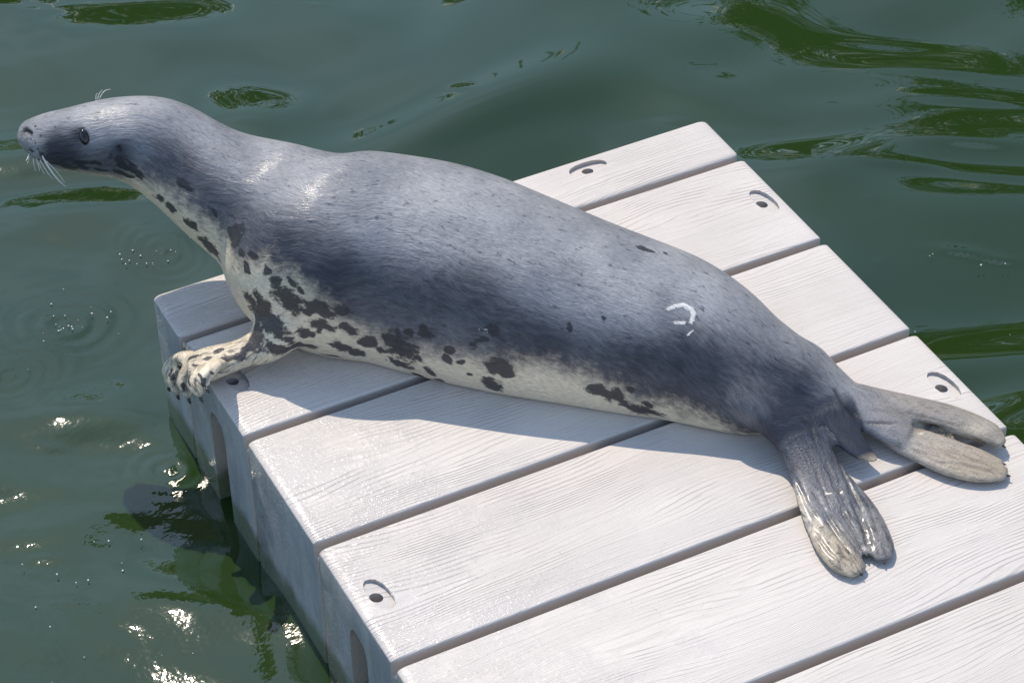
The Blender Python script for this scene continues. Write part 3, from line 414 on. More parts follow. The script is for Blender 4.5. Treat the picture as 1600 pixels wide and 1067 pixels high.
MK = json.loads('''{"bound": [[0.047, 2.1272], [0.097, 1.8722], [0.1468, 1.8653], [0.1955, 1.9007], [0.2424, 1.6789], [0.3039, 1.5135], [0.3586, 1.346], [0.4209, 1.3134], [0.4699, 1.3312], [0.5229, 1.3676], [0.554, 1.332], [0.6006, 1.1257], [0.6551, 1.161], [0.7122, 1.3288], [0.7714, 1.5381], [0.8648, 1.5966], [0.9706, 1.5323], [1.0596, 1.4877], [1.1414, 1.3946], [1.2143, 1.3921], [1.2802, 1.4303], [1.3659, 1.6004], [1.4433, 1.5676], [1.5117, 1.655], [1.5657, 1.9307], [1.6119, 1.4944]], "bands": [[[[0.0126, 0.1903, 0.3517], [0.0556, 0.156, 0.3364], [0.0951, 0.0989, 0.3115], [0.1263, 0.0244, 0.2774], [0.1534, -0.065, 0.2748], [0.1833, -0.1451, 0.2733]], 0.055, 0.55], [[[0.1534, -0.065, 0.2748], [0.197, -0.171, 0.2637], [0.2772, -0.2461, 0.2333], [0.358, -0.3202, 0.2096], [0.4374, -0.397, 0.1991], [0.5087, -0.4624, 0.1885], [0.5781, -0.53, 0.1697], [0.6663, -0.6108, 0.1533], [0.7607, -0.6783, 0.1536], [0.8355, -0.7335, 0.1421], [0.8899, -0.7798, 0.1093]], 0.075, 0.5], [[[0.7467, -0.6559, 0.1652], [0.8203, -0.7134, 0.1528], [0.8809, -0.7719, 0.1145]], 0.1, 0.62]], "dark": [[[-0.1091, 0.2556, 0.315], 0.0461, 0.38], [[-0.0751, 0.2255, 0.315], 0.0487, 0.35], [[-0.1194, 0.2757, 0.3283], 0.0408, 0.22], [[-0.0927, 0.2696, 0.3527], 0.0542, 0.15], [[-0.1271, 0.3222, 0.3389], 0.0273, 0.15], [[-0.0344, 0.198, 0.311], 0.0459, 0.35], [[-0.072, 0.2483, 0.3545], 0.0162, 0.6], [[0.037, 0.2295, 0.3781], 0.054, -0.4], [[0.3602, -0.1873, 0.3039], 0.0651, -0.25], [[0.1841, 0.0024, 0.3011], 0.0398, 0.25], [[0.6773, -0.3448, 0.2646], 0.1568, -0.2], [[0.0255, 0.1644, 0.3266], 0.0188, -0.2], [[0.4599, -0.3675, 0.2417], 0.0643, 0.25], [[0.6126, -0.466, 0.238], 0.0898, -0.3], [[0.7674, -0.5232, 0.2343], 0.0773, -0.3], [[0.8115, -0.6113, 0.2051], 0.0513, -0.25], [[-0.1339, 0.3071, 0.3283], 0.03, -0.2], [[-0.0271, 0.2333, 0.3679], 0.054, -0.35], [[-0.1187, 0.2659, 0.3118], 0.0408, 0.35], [[0.2342, -0.0054, 0.3183], 0.0795, -0.3], [[0.487, -0.1972, 0.3094], 0.1047, -0.35], [[0.2739, -0.1502, 0.3104], 0.052, 0.1], [[-0.0153, 0.1911, 0.3311], 0.0215, 0.3], [[0.5264, -0.5031, 0.1476], 0.077, 0.1]], "spots": [[[0.4355, -0.4289, 0.1442], [0.0148, -0.0089, 0.011], [0.0018, -0.0039, -0.0059]], [[0.4555, -0.4371, 0.1636], [0.0107, -0.0093, -0.0006], [-0.0026, -0.0023, -0.0078]], [[0.4208, -0.4207, 0.1287], [0.0088, -0.0082, -0.0001], [-0.001, -0.0008, -0.0067]], [[0.5715, -0.5178, 0.1784], [0.0003, -0.007, -0.0078], [-0.0051, 0.0021, -0.0021]], [[0.6282, -0.5399, 0.1979], [0.0059, -0.0037, 0.0004], [-0.0024, -0.0044, -0.0049]], [[0.7697, -0.4473, 0.2405], [0.016, -0.0207, -0.004], [-0.0048, -0.0043, 0.0014]], [[0.802, -0.4623, 0.2313], [0.0063, -0.0106, -0.0014], [-0.005, -0.0037, 0.002]], [[0.1669, -0.1866, 0.2108], [0.0056, -0.0086, -0.0058], [-0.0047, 0.0012, -0.0062]], [[0.1776, -0.2035, 0.1959], [0.0058, -0.0065, -0.0037], [-0.0032, 0.0005, -0.0058]], [[0.1369, -0.147, 0.2169], [0.0015, -0.0073, -0.006], [-0.0044, 0.003, -0.0047]], [[0.1118, -0.1032, 0.2034], [0.0008, -0.0081, -0.0038], [-0.0036, 0.0036, -0.0071]], [[0.1985, -0.2311, 0.1158], [0.0066, -0.0052, -0.0006], [-0.0002, 0.0012, -0.0087]], [[0.2928, -0.291, 0.0712], [0.0075, -0.0075, -0.0022], [-0.0002, 0.0033, -0.0102]], [[0.3337, -0.3362, 0.1317], [0.0079, -0.0078, 0.0002], [-0.0011, -0.0009, -0.0098]], [[0.3452, -0.3476, 0.0737], [0.0067, -0.0065, -0.0021], [-0.0007, 0.0026, -0.0094]], [[0.3072, -0.3004, 0.0537], [0.0068, -0.0079, 0.001], [0.0019, 0.0014, -0.0082]], [[0.4023, -0.4074, 0.0877], [0.0053, -0.0053, 0.0019], [0.001, -0.0006, -0.0061]], [[0.4165, -0.4168, 0.0578], [0.0043, -0.0047, 0.0018], [0.0015, -0.0001, -0.0052]], [[0.119, -0.1464, 0.1549], [0.0047, -0.01, -0.0159], [-0.0064, 0.0101, -0.0089]], [[0.1432, -0.2055, 0.0956], [0.0106, -0.0048, -0.01], [-0.0066, 0.0009, -0.008]], [[0.1272, -0.2031, 0.0769], [0.0155, -0.0043, -0.0069], [-0.0031, 0.0004, -0.008]], [[0.1614, -0.2043, 0.0719], [0.0115, 0.0038, -0.0074], [-0.0036, 0.0034, -0.0069]], [[0.1181, -0.0221, 0.2286], [-0.0004, -0.0147, -0.0016], [-0.0052, 0.0028, -0.0102]], [[0.1138, -0.0742, 0.2205], [-0.0011, -0.0122, -0.0054], [-0.0048, 0.0052, -0.0085]], [[0.2291, -0.2437, 0.0741], [0.008, -0.0042, -0.0033], [-0.0013, 0.0049, -0.0101]], [[0.0724, 0.0909, 0.2859], [0.0106, -0.0239, -0.0102], [-0.0067, 0.0007, -0.0078]], [[0.1202, -0.0432, 0.2346], [-0.0067, -0.0245, -0.009], [-0.0094, 0.0113, -0.0168]], [[0.1031, 0.0271, 0.2539], [0.002, -0.0077, -0.0073], [-0.0048, 0.0026, -0.004]], [[0.0693, 0.0602, 0.2106], [0.0102, -0.0183, -0.0063], [-0.0018, 0.0047, -0.0137]], [[0.0901, 0.0312, 0.1705], [0.0126, -0.0181, -0.0149], [-0.0018, 0.0112, -0.0147]], [[0.0469, 0.1044, 0.2271], [0.0072, -0.0156, -0.0059], [-0.0013, 0.0041, -0.0102]], [[0.0346, 0.13, 0.2374], [0.005, -0.0101, -0.0012], [-0.0001, 0.0018, -0.0082]], [[0.1257, -0.1063, 0.2306], [0.006, -0.0177, 0.0009], [-0.0047, -0.0014, -0.0089]], [[0.1444, -0.1637, 0.2077], [0.0054, -0.0125, -0.0095], [-0.0075, 0.0039, -0.0092]], [[0.1542, -0.1884, 0.1744], [0.0187, -0.024, -0.0182], [-0.0118, 0.0071, -0.0213]], [[0.1797, -0.2156, 0.1566], [0.0096, -0.0079, 0.002], [0.0002, -0.0015, -0.0097]], [[0.1178, -0.1497, 0.1269], [0.0078, -0.0382, -0.0108], [-0.0079, 0.0048, -0.0173]], [[0.1293, -0.1876, 0.1159], [0.0054, -0.0227, -0.0204], [-0.0129, 0.0054, -0.0093]], [[0.0992, -0.1622, 0.0921], [-0.0033, -0.0289, -0.0095], [-0.0116, 0.0082, -0.0155]], [[0.0836, -0.1645, 0.0735], [0.0149, -0.0102, 0.0141], [-0.0019, -0.0113, -0.0048]], [[0.1129, -0.1975, 0.0785], [0.0164, -0.0115, -0.0076], [-0.006, -0.0011, -0.0114]], [[0.2015, -0.2319, 0.1644], [0.0214, -0.0186, -0.0117], [-0.0056, 0.0017, -0.0129]], [[0.2361, -0.2557, 0.1635], [0.0171, -0.0112, -0.0057], [-0.003, 0.0, -0.0091]], [[0.2036, -0.2362, 0.1284], [0.0187, -0.0146, -0.0031], [-0.0015, 0.0016, -0.0145]], [[0.1762, -0.215, 0.1051], [0.0139, -0.0053, -0.0051], [-0.0037, 0.0024, -0.0137]], [[0.1819, -0.2005, 0.0609], [0.0164, -0.0025, -0.0085], [-0.0027, 0.0095, -0.0109]], [[0.2433, -0.2624, 0.1195], [0.0123, -0.0061, -0.0112], [-0.0053, 0.0036, -0.0087]], [[0.2402, -0.247, 0.0643], [0.0247, -0.0098, -0.0143], [-0.0033, 0.0078, -0.0129]], [[0.2767, -0.2795, 0.0894], [0.0119, -0.0071, -0.0155], [-0.0074, 0.0084, -0.011]], [[0.3011, -0.3057, 0.1098], [0.0082, -0.0085, -0.0023], [-0.0018, 0.0017, -0.0112]], [[0.3185, -0.3226, 0.0922], [0.0208, -0.0205, -0.0102], [-0.0056, 0.0092, -0.0291]], [[0.2622, -0.2544, 0.05], [0.0144, -0.0066, -0.0066], [-0.0012, 0.0058, -0.0095]], [[0.323, -0.3136, 0.0447], [0.017, -0.0153, -0.0072], [0.0001, 0.006, -0.0122]], [[0.3554, -0.3567, 0.1351], [0.0098, -0.0101, -0.0027], [-0.0039, 0.0003, -0.0136]], [[0.3626, -0.3551, 0.0409], [0.0043, 0.0028, -0.0157], [-0.0084, 0.0103, -0.0028]], [[0.3871, -0.3919, 0.11], [0.0114, -0.0111, 0.0002], [-0.0008, -0.0005, -0.0119]], [[0.3829, -0.3879, 0.0855], [0.0094, -0.0094, -0.0012], [-0.0005, 0.0012, -0.0101]], [[0.4581, -0.4596, 0.0904], [0.0197, -0.0178, 0.0006], [-0.0002, -0.0, -0.0188]], [[0.4652, -0.4658, 0.0782], [0.0127, -0.0116, 0.0036], [0.0016, -0.0008, -0.0109]], [[0.4479, -0.4405, 0.0379], [0.016, -0.0142, -0.0026], [0.0015, 0.0054, -0.017]], [[0.6, -0.5828, 0.067], [0.0205, -0.0176, -0.0077], [-0.0023, 0.0029, -0.0129]], [[0.6249, -0.6033, 0.0569], [0.0165, -0.0123, -0.0129], [-0.0049, 0.006, -0.0132]], [[0.6593, -0.6262, 0.0323], [0.0239, -0.0178, -0.0067], [-0.0001, 0.0042, -0.0122]], [[0.6682, -0.6386, 0.0506], [-0.0001, 0.002, -0.0107], [-0.0108, 0.0089, 0.0016]], [[0.6426, -0.619, 0.0834], [0.0077, -0.0065, -0.003], [-0.0019, 0.001, -0.0072]], [[0.3834, -0.3591, 0.0118], [0.0081, -0.0105, 0.0019], [0.0026, 0.0018, -0.0053]], [[0.3542, -0.3229, 0.0081], [0.0126, -0.0038, -0.0095], [-0.0008, 0.0064, -0.005]], [[0.2266, -0.2131, 0.0272], [0.0151, -0.013, 0.0001], [0.0029, 0.004, -0.0074]], [[0.0577, -0.1604, 0.0542], [0.0105, -0.0061, 0.0003], [-0.0029, -0.0053, -0.0043]], [[-0.0316, -0.0716, -0.0049], [0.003, 0.0086, -0.0188], [-0.0029, 0.0033, -0.0001]], [[-0.0466, -0.1734, 0.0544], [-0.0052, -0.0229, 0.0029], [-0.0031, 0.0011, -0.0028]], [[-0.044, -0.2324, 0.1012], [-0.0012, -0.0118, -0.0036], [-0.0033, 0.0007, -0.001]], [[-0.0123, -0.1105, 0.0435], [0.009, -0.0108, 0.0044], [-0.0048, -0.0053, -0.0004]], [[0.0072, -0.1344, 0.0504], [0.0109, -0.0049, 0.002], [-0.0025, -0.0063, -0.0007]], [[0.0325, -0.1523, 0.0536], [0.0133, -0.0015, -0.0012], [-0.0014, -0.0097, 0.0004]], [[-0.0436, -0.0616, -0.0316], [-0.0021, -0.0055, -0.0078], [-0.0028, 0.0032, -0.0015]], [[-0.0463, -0.1291, -0.0016], [-0.0011, -0.0052, -0.0081], [-0.0033, 0.0014, -0.0005]], [[-0.0433, -0.2467, 0.0901], [0.0005, -0.0022, -0.0091], [-0.003, 0.0024, -0.001]], [[0.0302, -0.1264, 0.054], [0.0129, -0.0016, 0.0019], [-0.0011, -0.0079, 0.0005]], [[-0.0434, -0.0457, -0.0276], [-0.0035, -0.0103, -0.002], [-0.002, 0.0018, -0.0029]], [[-0.0205, -0.2309, 0.1029], [0.0041, -0.0057, -0.0043], [-0.0035, -0.0025, -0.0001]], [[-0.0194, -0.1382, 0.045], [-0.0019, -0.0153, 0.0043], [-0.0034, 0.0001, -0.001]], [[-0.1248, 0.2735, 0.294], [0.012, -0.0164, 0.0019], [0.0008, 0.0007, -0.0089]], [[-0.1017, 0.2508, 0.287], [0.0152, -0.0139, -0.0006], [0.0014, 0.003, -0.0104]], [[-0.0749, 0.2289, 0.2872], [0.0162, -0.0108, -0.0021], [0.0005, 0.0028, -0.0082]], [[-0.048, 0.2124, 0.2825], [0.0183, -0.0126, -0.0011], [0.0009, 0.0024, -0.0064]], [[-0.0865, 0.2337, 0.3033], [0.0172, -0.0129, -0.0043], [-0.0007, 0.001, -0.0049]], [[-0.056, 0.2127, 0.3001], [0.0138, -0.0083, -0.0046], [-0.0009, 0.0013, -0.005]], [[-0.0259, 0.1954, 0.2827], [0.0116, -0.0087, -0.0022], [0.0002, 0.0021, -0.0061]], [[-0.0075, 0.1785, 0.2962], [0.0139, -0.0107, -0.0078], [-0.002, 0.0017, -0.0059]], [[0.0074, 0.1659, 0.2871], [0.0147, -0.0138, -0.0081], [-0.0014, 0.0013, -0.0045]], [[-0.0103, 0.1832, 0.279], [0.0127, -0.0099, -0.0053], [-0.0007, 0.0023, -0.0057]], [[-0.0182, 0.1869, 0.3095], [0.0068, -0.0056, -0.0084], [-0.0044, 0.0024, -0.0053]], [[-0.002, 0.1755, 0.3082], [0.0079, -0.0067, -0.006], [-0.0021, 0.0008, -0.0037]], [[-0.1361, 0.2904, 0.2992], [0.0051, -0.0087, -0.0049], [-0.0024, 0.0045, -0.0092]], [[-0.0311, 0.1972, 0.3193], [0.004, -0.0033, -0.003], [-0.0029, 0.0008, -0.0047]], [[0.012, 0.1614, 0.2748], [0.0093, -0.01, -0.0052], [-0.0008, 0.0012, -0.0034]], [[-0.1478, 0.3174, 0.2951], [0.0024, -0.0077, 0.002], [0.0001, -0.0002, -0.0034]], [[-0.1456, 0.3231, 0.3147], [0.0016, -0.0036, 0.0017], [-0.0006, -0.0012, -0.0021]], [[-0.1404, 0.3078, 0.3166], [0.0017, -0.0032, 0.0014], [-0.0005, -0.0011, -0.0021]], [[-0.1392, 0.2993, 0.3096], [0.0017, -0.0031, 0.0014], [-0.0001, -0.0009, -0.0024]], [[-0.13, 0.3022, 0.3316], [0.0017, -0.0028, 0.0012], [-0.0009, -0.0014, -0.0018]], [[-0.1321, 0.3317, 0.3347], [0.0016, -0.0033, 0.0015], [-0.0016, -0.0018, -0.0014]]], "grooves": [[[[0.9665, -0.8033, 0.085], [0.9702, -0.8335, 0.0697], [0.9851, -0.8611, 0.0556]], 0.008, 0.001, 0.55], [[[0.9821, -0.8661, 0.053], [1.0272, -0.8916, 0.0525], [1.0762, -0.9034, 0.0333]], 0.003, 0.002, 0.8], [[[-0.1543, 0.3475, 0.2842], [-0.1477, 0.3335, 0.2742], [-0.14, 0.3107, 0.2755], [-0.1246, 0.2787, 0.2816], [-0.1065, 0.2552, 0.2874]], 0.0028, 0.0035, 1.4], [[[-0.1499, 0.3641, 0.3115], [-0.145, 0.3563, 0.3192], [-0.142, 0.337, 0.3243], [-0.1406, 0.326, 0.3247]], 0.004, 0.006, 1.6], [[[-0.1515, 0.3642, 0.3089], [-0.1498, 0.3525, 0.3127], [-0.1487, 0.3439, 0.3147]], 0.002, 0.002, 0.6], [[[-0.0153, 0.1953, 0.3389], [-0.0136, 0.1912, 0.3335], [-0.0129, 0.1882, 0.3277]], 0.0045, 0.004, 1.0], [[[-0.062, 0.2432, 0.3573], [-0.0641, 0.2363, 0.3505], [-0.0662, 0.2301, 0.3417]], 0.009, 0.0028, 1.0], [[[-0.0699, 0.2527, 0.3585], [-0.0654, 0.2505, 0.3598], [-0.0591, 0.2434, 0.3591]], 0.004, 0.001, 0.8], [[[0.9192, -0.8345, 0.0702], [0.9117, -0.881, 0.0482], [0.8961, -0.9499, 0.0329], [0.8746, -1.0261, 0.0279]], 0.004, 0.003, 0.15], [[[0.9054, -0.907, 0.0346], [0.89, -0.9809, 0.03], [0.8697, -1.0587, 0.0264]], 0.003, 0.003, 0.2], [[[0.8145, -0.909, 0.0353], [0.7975, -0.9845, 0.0276], [0.7925, -1.0518, 0.0247]], 0.003, 0.002, 0.1], [[[0.8716, -1.0096, 0.0309], [0.8571, -1.0701, 0.0263], [0.8389, -1.1156, 0.0193]], 0.005, 0.005, 0.5], [[[0.8423, -1.0138, 0.032], [0.836, -1.0764, 0.0258], [0.8284, -1.12, 0.0172]], 0.004, 0.004, 0.4], [[[0.8116, -1.0106, 0.0276], [0.8044, -1.0747, 0.0233], [0.8044, -1.1263, 0.0213]], 0.003, 0.003, 0.3], [[[0.787, -1.102, 0.0239], [0.7922, -1.1249, 0.0227], [0.8011, -1.1376, 0.0204]], 0.003, 0.003, 0.5], [[[1.0199, -0.926, 0.0347], [1.0514, -0.9621, 0.0283], [1.0856, -1.0032, 0.028]], 0.0022, 0.002, 0.35], [[[1.0679, -0.9578, 0.0302], [1.1168, -1.0079, 0.0275], [1.1531, -1.0604, 0.02]], 0.0022, 0.0025, 0.5], [[[1.0388, -0.9502, 0.0273], [1.0732, -1.0118, 0.0247], [1.117, -1.0588, 0.0205]], 0.0022, 0.002, 0.3], [[[1.0974, -1.0163, 0.0272], [1.129, -1.0511, 0.023], [1.1559, -1.0729, 0.0165]], 0.002, 0.002, 0.4], [[[1.0425, -0.857, 0.0578], [1.0919, -0.8986, 0.0478], [1.148, -0.9508, 0.0371]], 0.0025, 0.002, 0.35], [[[1.0743, -0.8944, 0.0441], [1.1234, -0.936, 0.0359], [1.1711, -0.9997, 0.0256]], 0.0022, 0.002, 0.35], [[[0.8591, -0.8825, 0.0565], [0.8456, -0.9401, 0.0393], [0.825, -1.0205, 0.0299]], 0.0025, 0.002, 0.3], [[[0.9042, -0.9474, 0.0282], [0.8947, -1.0261, 0.0266], [0.8676, -1.1092, 0.0239]], 0.0025, 0.002, 0.3], [[[0.8767, -0.9156, 0.0446], [0.86, -0.9897, 0.035], [0.8511, -1.0588, 0.0272]], 0.0025, 0.003, 0.35], [[[0.7764, -1.0401, 0.0221], [0.7718, -1.0954, 0.022], [0.7799, -1.1383, 0.02]], 0.0025, 0.002, 0.3], [[[0.8213, -1.0181, 0.0296], [0.8172, -1.0792, 0.0244], [0.8187, -1.1248, 0.0166]], 0.0022, 0.003, 0.6], [[[0.8711, -1.042, 0.0273], [0.8576, -1.09, 0.0244], [0.8414, -1.128, 0.0181]], 0.0022, 0.003, 0.6], [[[0.8541, -1.1099, 0.023], [0.8484, -1.1333, 0.0194], [0.8434, -1.1458, 0.014]], 0.0022, 0.002, 0.5], [[[0.8648, -1.1239, 0.0224], [0.8599, -1.142, 0.0185], [0.8561, -1.1503, 0.0151]], 0.0022, 0.002, 0.4], [[[1.0696, -0.9019, 0.0411], [1.1053, -0.9222, 0.0327], [1.1306, -0.9665, 0.0267], [1.174, -0.9987, 0.0197]], 0.006, 0.008, 1.0], [[[0.9668, -0.7936, 0.0897], [0.9683, -0.8231, 0.0748], [0.9811, -0.8563, 0.0581]], 0.006, 0.003, 0.8], [[[1.0544, -0.9365, 0.0314], [1.0716, -0.9728, 0.0297], [1.1025, -1.0086, 0.0281], [1.1567, -1.0512, 0.0204]], 0.003, 0.003, 0.2], [[[1.068, -0.9991, 0.026], [1.1027, -1.0289, 0.0258], [1.1475, -1.0646, 0.0197]], 0.003, 0.003, 0.2], [[[1.0111, -0.8519, 0.0607], [1.0515, -0.8753, 0.0543], [1.0995, -0.9085, 0.0446]], 0.003, 0.002, 0.2], [[[0.9562, -0.6659, 0.1274], [0.9391, -0.7422, 0.1296], [0.953, -0.7886, 0.0977]], 0.005, 0.004, 0.2], [[[0.8723, -0.8328, 0.0809], [0.8866, -0.85, 0.0683], [0.8803, -0.8764, 0.058]], 0.004, 0.003, 0.3], [[[-0.0195, -0.0887, 0.027], [-0.0372, -0.0639, -0.0245], [-0.0468, -0.0708, -0.0524]], 0.0034, 0.0045, 0.55], [[[-0.0178, -0.1243, 0.0434], [-0.0377, -0.1245, 0.0137], [-0.0475, -0.1354, -0.0138]], 0.0034, 0.0045, 0.55], [[[-0.0267, -0.2084, 0.1009], [-0.0384, -0.1885, 0.0563], [-0.0484, -0.2048, 0.0352]], 0.0034, 0.0045, 0.55], [[[-0.0152, -0.2272, 0.1026], [-0.0364, -0.2459, 0.0929], [-0.0293, -0.2041, 0.0345]], 0.0034, 0.0045, 0.55], [[[-0.0247, -0.0712, 0.0223], [-0.0428, -0.0477, -0.0264], [-0.0437, -0.0228, -0.0773]], 0.0034, 0.0045, 0.55]], "white": [[[[0.7389, -0.5861, 0.2106], [0.7533, -0.5865, 0.2128], [0.7689, -0.5919, 0.2121], [0.7769, -0.6015, 0.2085], [0.7755, -0.6135, 0.2026], [0.7654, -0.622, 0.1963]], 0.0044], [[[0.7683, -0.593, 0.2116], [0.7774, -0.603, 0.2079], [0.7755, -0.6135, 0.2026]], 0.0054], [[[0.7389, -0.6101, 0.1965], [0.7456, -0.6147, 0.1957], [0.7544, -0.6179, 0.1961]], 0.0035], [[[0.7493, -0.6367, 0.1818], [0.7606, -0.6353, 0.1868]], 0.002], [[[0.4352, -0.4202, 0.1624], [0.4368, -0.4221, 0.1616]], 0.0013], [[[0.4434, -0.4272, 0.1627], [0.4484, -0.4305, 0.1646]], 0.0013], [[[0.4423, -0.4292, 0.157], [0.4463, -0.4318, 0.1588]], 0.0011]], "eye": [[-0.0651, 0.2371, 0.3504], [-0.4797, -0.5887, 0.6506]], "whisk": [[[-0.1362, 0.2907, 0.2975], [-0.1274, 0.2608, 0.27], [-0.1136, 0.2348, 0.2502]], [[-0.1349, 0.2911, 0.2878], [-0.1269, 0.2644, 0.2644], [-0.1166, 0.2442, 0.2512]], [[-0.1364, 0.2922, 0.2921], [-0.1206, 0.2651, 0.2709], [-0.1136, 0.2438, 0.2549]], [[-0.1383, 0.3025, 0.2802], [-0.1346, 0.2825, 0.2645], [-0.1288, 0.2663, 0.2548]], [[-0.1373, 0.3249, 0.2637], [-0.1368, 0.3099, 0.2537], [-0.1356, 0.2974, 0.2476]], [[-0.1438, 0.3306, 0.2692], [-0.1479, 0.319, 0.2623], [-0.1497, 0.3061, 0.2545]], [[-0.1423, 0.3146, 0.2768], [-0.1437, 0.3024, 0.27], [-0.1462, 0.2905, 0.2634]], [[-0.1499, 0.3321, 0.2804], [-0.1573, 0.3235, 0.2764], [-0.1633, 0.3174, 0.2763]], [[-0.1487, 0.3426, 0.2719], [-0.1531, 0.3321, 0.2663], [-0.1599, 0.3247, 0.2643]], [[-0.0058, 0.3182, 0.3648], [-0.0008, 0.3184, 0.3777], [0.0056, 0.3152, 0.3864]], [[-0.0023, 0.3174, 0.365], [0.0082, 0.3174, 0.3798], [0.0206, 0.3105, 0.3857]], [[-0.0084, 0.3188, 0.3646], [-0.0075, 0.3186, 0.3753], [-0.0052, 0.3154, 0.3824]]]}''')
def near_spine(co, ch, step=0.02):
    c, t = resample(ch, step); T, H, V = frames(c)
    best = np.full(len(co), 1e9); bi = np.zeros(len(co), int)
    for i in range(len(c)):
        d = ((co - c[i, :3]) ** 2).sum(1); m = d < best; best[m] = d[m]; bi[m] = i
    d = co - c[bi, :3]; ds = (d * T[bi]).sum(1); s = t[bi] + ds
    # interpolate the axis for smoothness
    j = np.clip(bi + np.where(ds > 0, 0, -1), 0, len(c) - 2); u = np.clip((s - t[j]) / (t[j + 1] - t[j]), 0, 1)[:, None]
    ctr = c[j, :3] * (1 - u) + c[j + 1, :3] * u; Hn = H[j] * (1 - u) + H[j + 1] * u; Vn = V[j] * (1 - u) + V[j + 1] * u; R = c[j, 3] * (1 - u[:, 0]) + c[j + 1, 3] * u[:, 0]
    d = co - ctr; hh = (d * Hn).sum(1); vv = (d * Vn).sum(1)
    return s, np.arctan2(np.abs(hh), vv), np.arctan2(hh, vv), R, np.sqrt(hh ** 2 + vv ** 2) / R
def polyd(co, pl):
    """distance to a 3-D polyline and the parameter along it"""
    best = np.full(len(co), 1e9); par = np.zeros(len(co)); pl = np.array(pl, float)
    for i in range(len(pl) - 1):
        a, b = pl[i], pl[i + 1]; ab = b - a; u = np.clip(((co - a) @ ab) / (ab @ ab), 0, 1); d = np.linalg.norm(co - a - u[:, None] * ab, axis=1)
        m = d < best; best[m] = d[m]; par[m] = (i + u[m]) / (len(pl) - 1)
    return best, par
def build_seal():
    me = seal_base(); n = len(me.vertices)
    co = np.zeros(n * 3, np.float32); me.vertices.foreach_get('co', co); co = co.reshape(-1, 3).astype(float)
    no = np.zeros(n * 3, np.float32); me.vertices.foreach_get('normal', no); no = no.reshape(-1, 3).astype(float)
    s, th, ths, R, rel = near_spine(co, CH['body'])
    fur = np.stack([s, ths * R, np.zeros(n)], 1)
    bs, bt = np.array(MK['bound']).T
    tb = np.interp(s, bs, bt); tb = tb + np.interp(s, [0, .16, .27], [.55, .35, 0]); cream = (th - tb) * R
    dark = np.zeros(n); up = tb - th
    fadeh = 0.75 + 0.20 * np.sin(s * 9) + 0.12 * np.sin(s * 23 + 1)
    dark = np.exp(-np.maximum(up, 0) / fadeh * 1.5) * np.interp(s, [0, .15, .3, .5, 1.3, 1.5, 1.75], [.15, .35, .55, .6, .6, .85, .95])
    bnd = np.zeros(n)
    for pl, w, a in MK['bands']:
        d, par = polyd(co, pl); bnd = np.maximum(bnd, a * np.exp(-(d / w) ** 2))
    dark += bnd
    for (p, r, a) in MK['dark']:
        dark += a * np.exp(-((co - np.array(p)) ** 2).sum(1) / r ** 2)
    spot = np.full(n, -1.0)
    for (c0, a, b) in MK['spots']:
        d = co - np.array(c0); a = np.array(a); b = np.array(b); la, lb = np.linalg.norm(a), np.linalg.norm(b); nn = np.cross(a / la, b / lb); nn /= np.linalg.norm(nn)
        sc_ = 0.82 + 0.38 * abs(math.sin(c0[0] * 913 + c0[1] * 517)); d = d / sc_ + 0.0025 * np.sin(co[:, [1, 2, 0]] * 190 + c0[0] * 300)
        q = 1 - np.sqrt((d @ a / la ** 2) ** 2 + (d @ b / lb ** 2) ** 2 + (d @ nn / 0.05) ** 2); spot = np.maximum(spot, q)
    ink = np.zeros(n); white = np.zeros(n); wet = np.zeros(n); tan = np.zeros(n); flip = np.zeros(n)
    for pl, w, dep, wi in MK['grooves']:
        m = np.where((np.abs(co - np.array(pl).mean(0)).sum(1) < 0.5))[0]
        d, par = polyd(co[m], pl); g = np.exp(-(d / w) ** 2) * np.clip(np.minimum(par, 1 - par) * 8 + .15, 0, 1)
        co[m] -= no[m] * (g * dep)[:, None]; ink[m] = np.maximum(ink[m], g * wi)
    for pl, w in MK['white']:
        d, par = polyd(co, pl); white = np.maximum(white, np.exp(-(d / w) ** 2)); co += no * (np.exp(-(d / w) ** 2) * 0.0008)[:, None]
    # which limb is this vertex on
    cand = fur.copy()
    def mask(names, lo=0.7):
        m = np.zeros(n)
        for nm in names:
            if nm not in CH: continue
            ss, a_, at, RR, rr = near_spine(co, CH[nm], 0.01); L = ss.max()
            inside = np.clip((1.35 - rr) / 0.25, 0, 1) * np.clip((ss + 0.01) / 0.06, 0, 1)
            c = np.array(CH[nm]); zmax = c[:, 4].max() * 1.6
            k = inside > m; m = np.where(k, inside, m)
            if cand is not None: cand[k, 0] = ss[k] + 5; cand[k, 1] = at[k] * RR[k]
        return m
    body_out = np.clip((rel - 0.98) / 0.12, 0, 1)
    mfh = mask(['fh_root', 'fh_up', 'fh_low', 'fh_m1', 'fh_m2']) * np.clip((co[:, 0] - 0.955) / 0.03, 0, 1)
    mnh = mask(['nh_root', 'nh_d1', 'nh_d5', 'nh_d2', 'nh_d3', 'nh_d4']) * np.clip((-0.825 - co[:, 1]) / 0.05, 0, 1) * (co[:, 0] < 0.925)
    mff = mask(['ff_arm'] + ['ff_d%d' % i for i in range(1, 6)]) * np.clip((0.13 - co[:, 0]) / 0.05, 0, 1) * np.clip((0.10 - co[:, 2]) / 0.03, 0, 1)
    mt = mask(['tail']) * np.clip((-0.80 - co[:, 1]) / 0.04, 0, 1) * (mnh < .5)
    lim = np.maximum(np.maximum(mfh, mnh), np.maximum(mff, mt)); fur[lim > .5] = cand[lim > .5]; seam = np.exp(-((lim - .5) / .25) ** 2)
    cream = np.where(mfh > .4, -0.2, cream); cream = np.where(mt > .4, -0.2, cream)
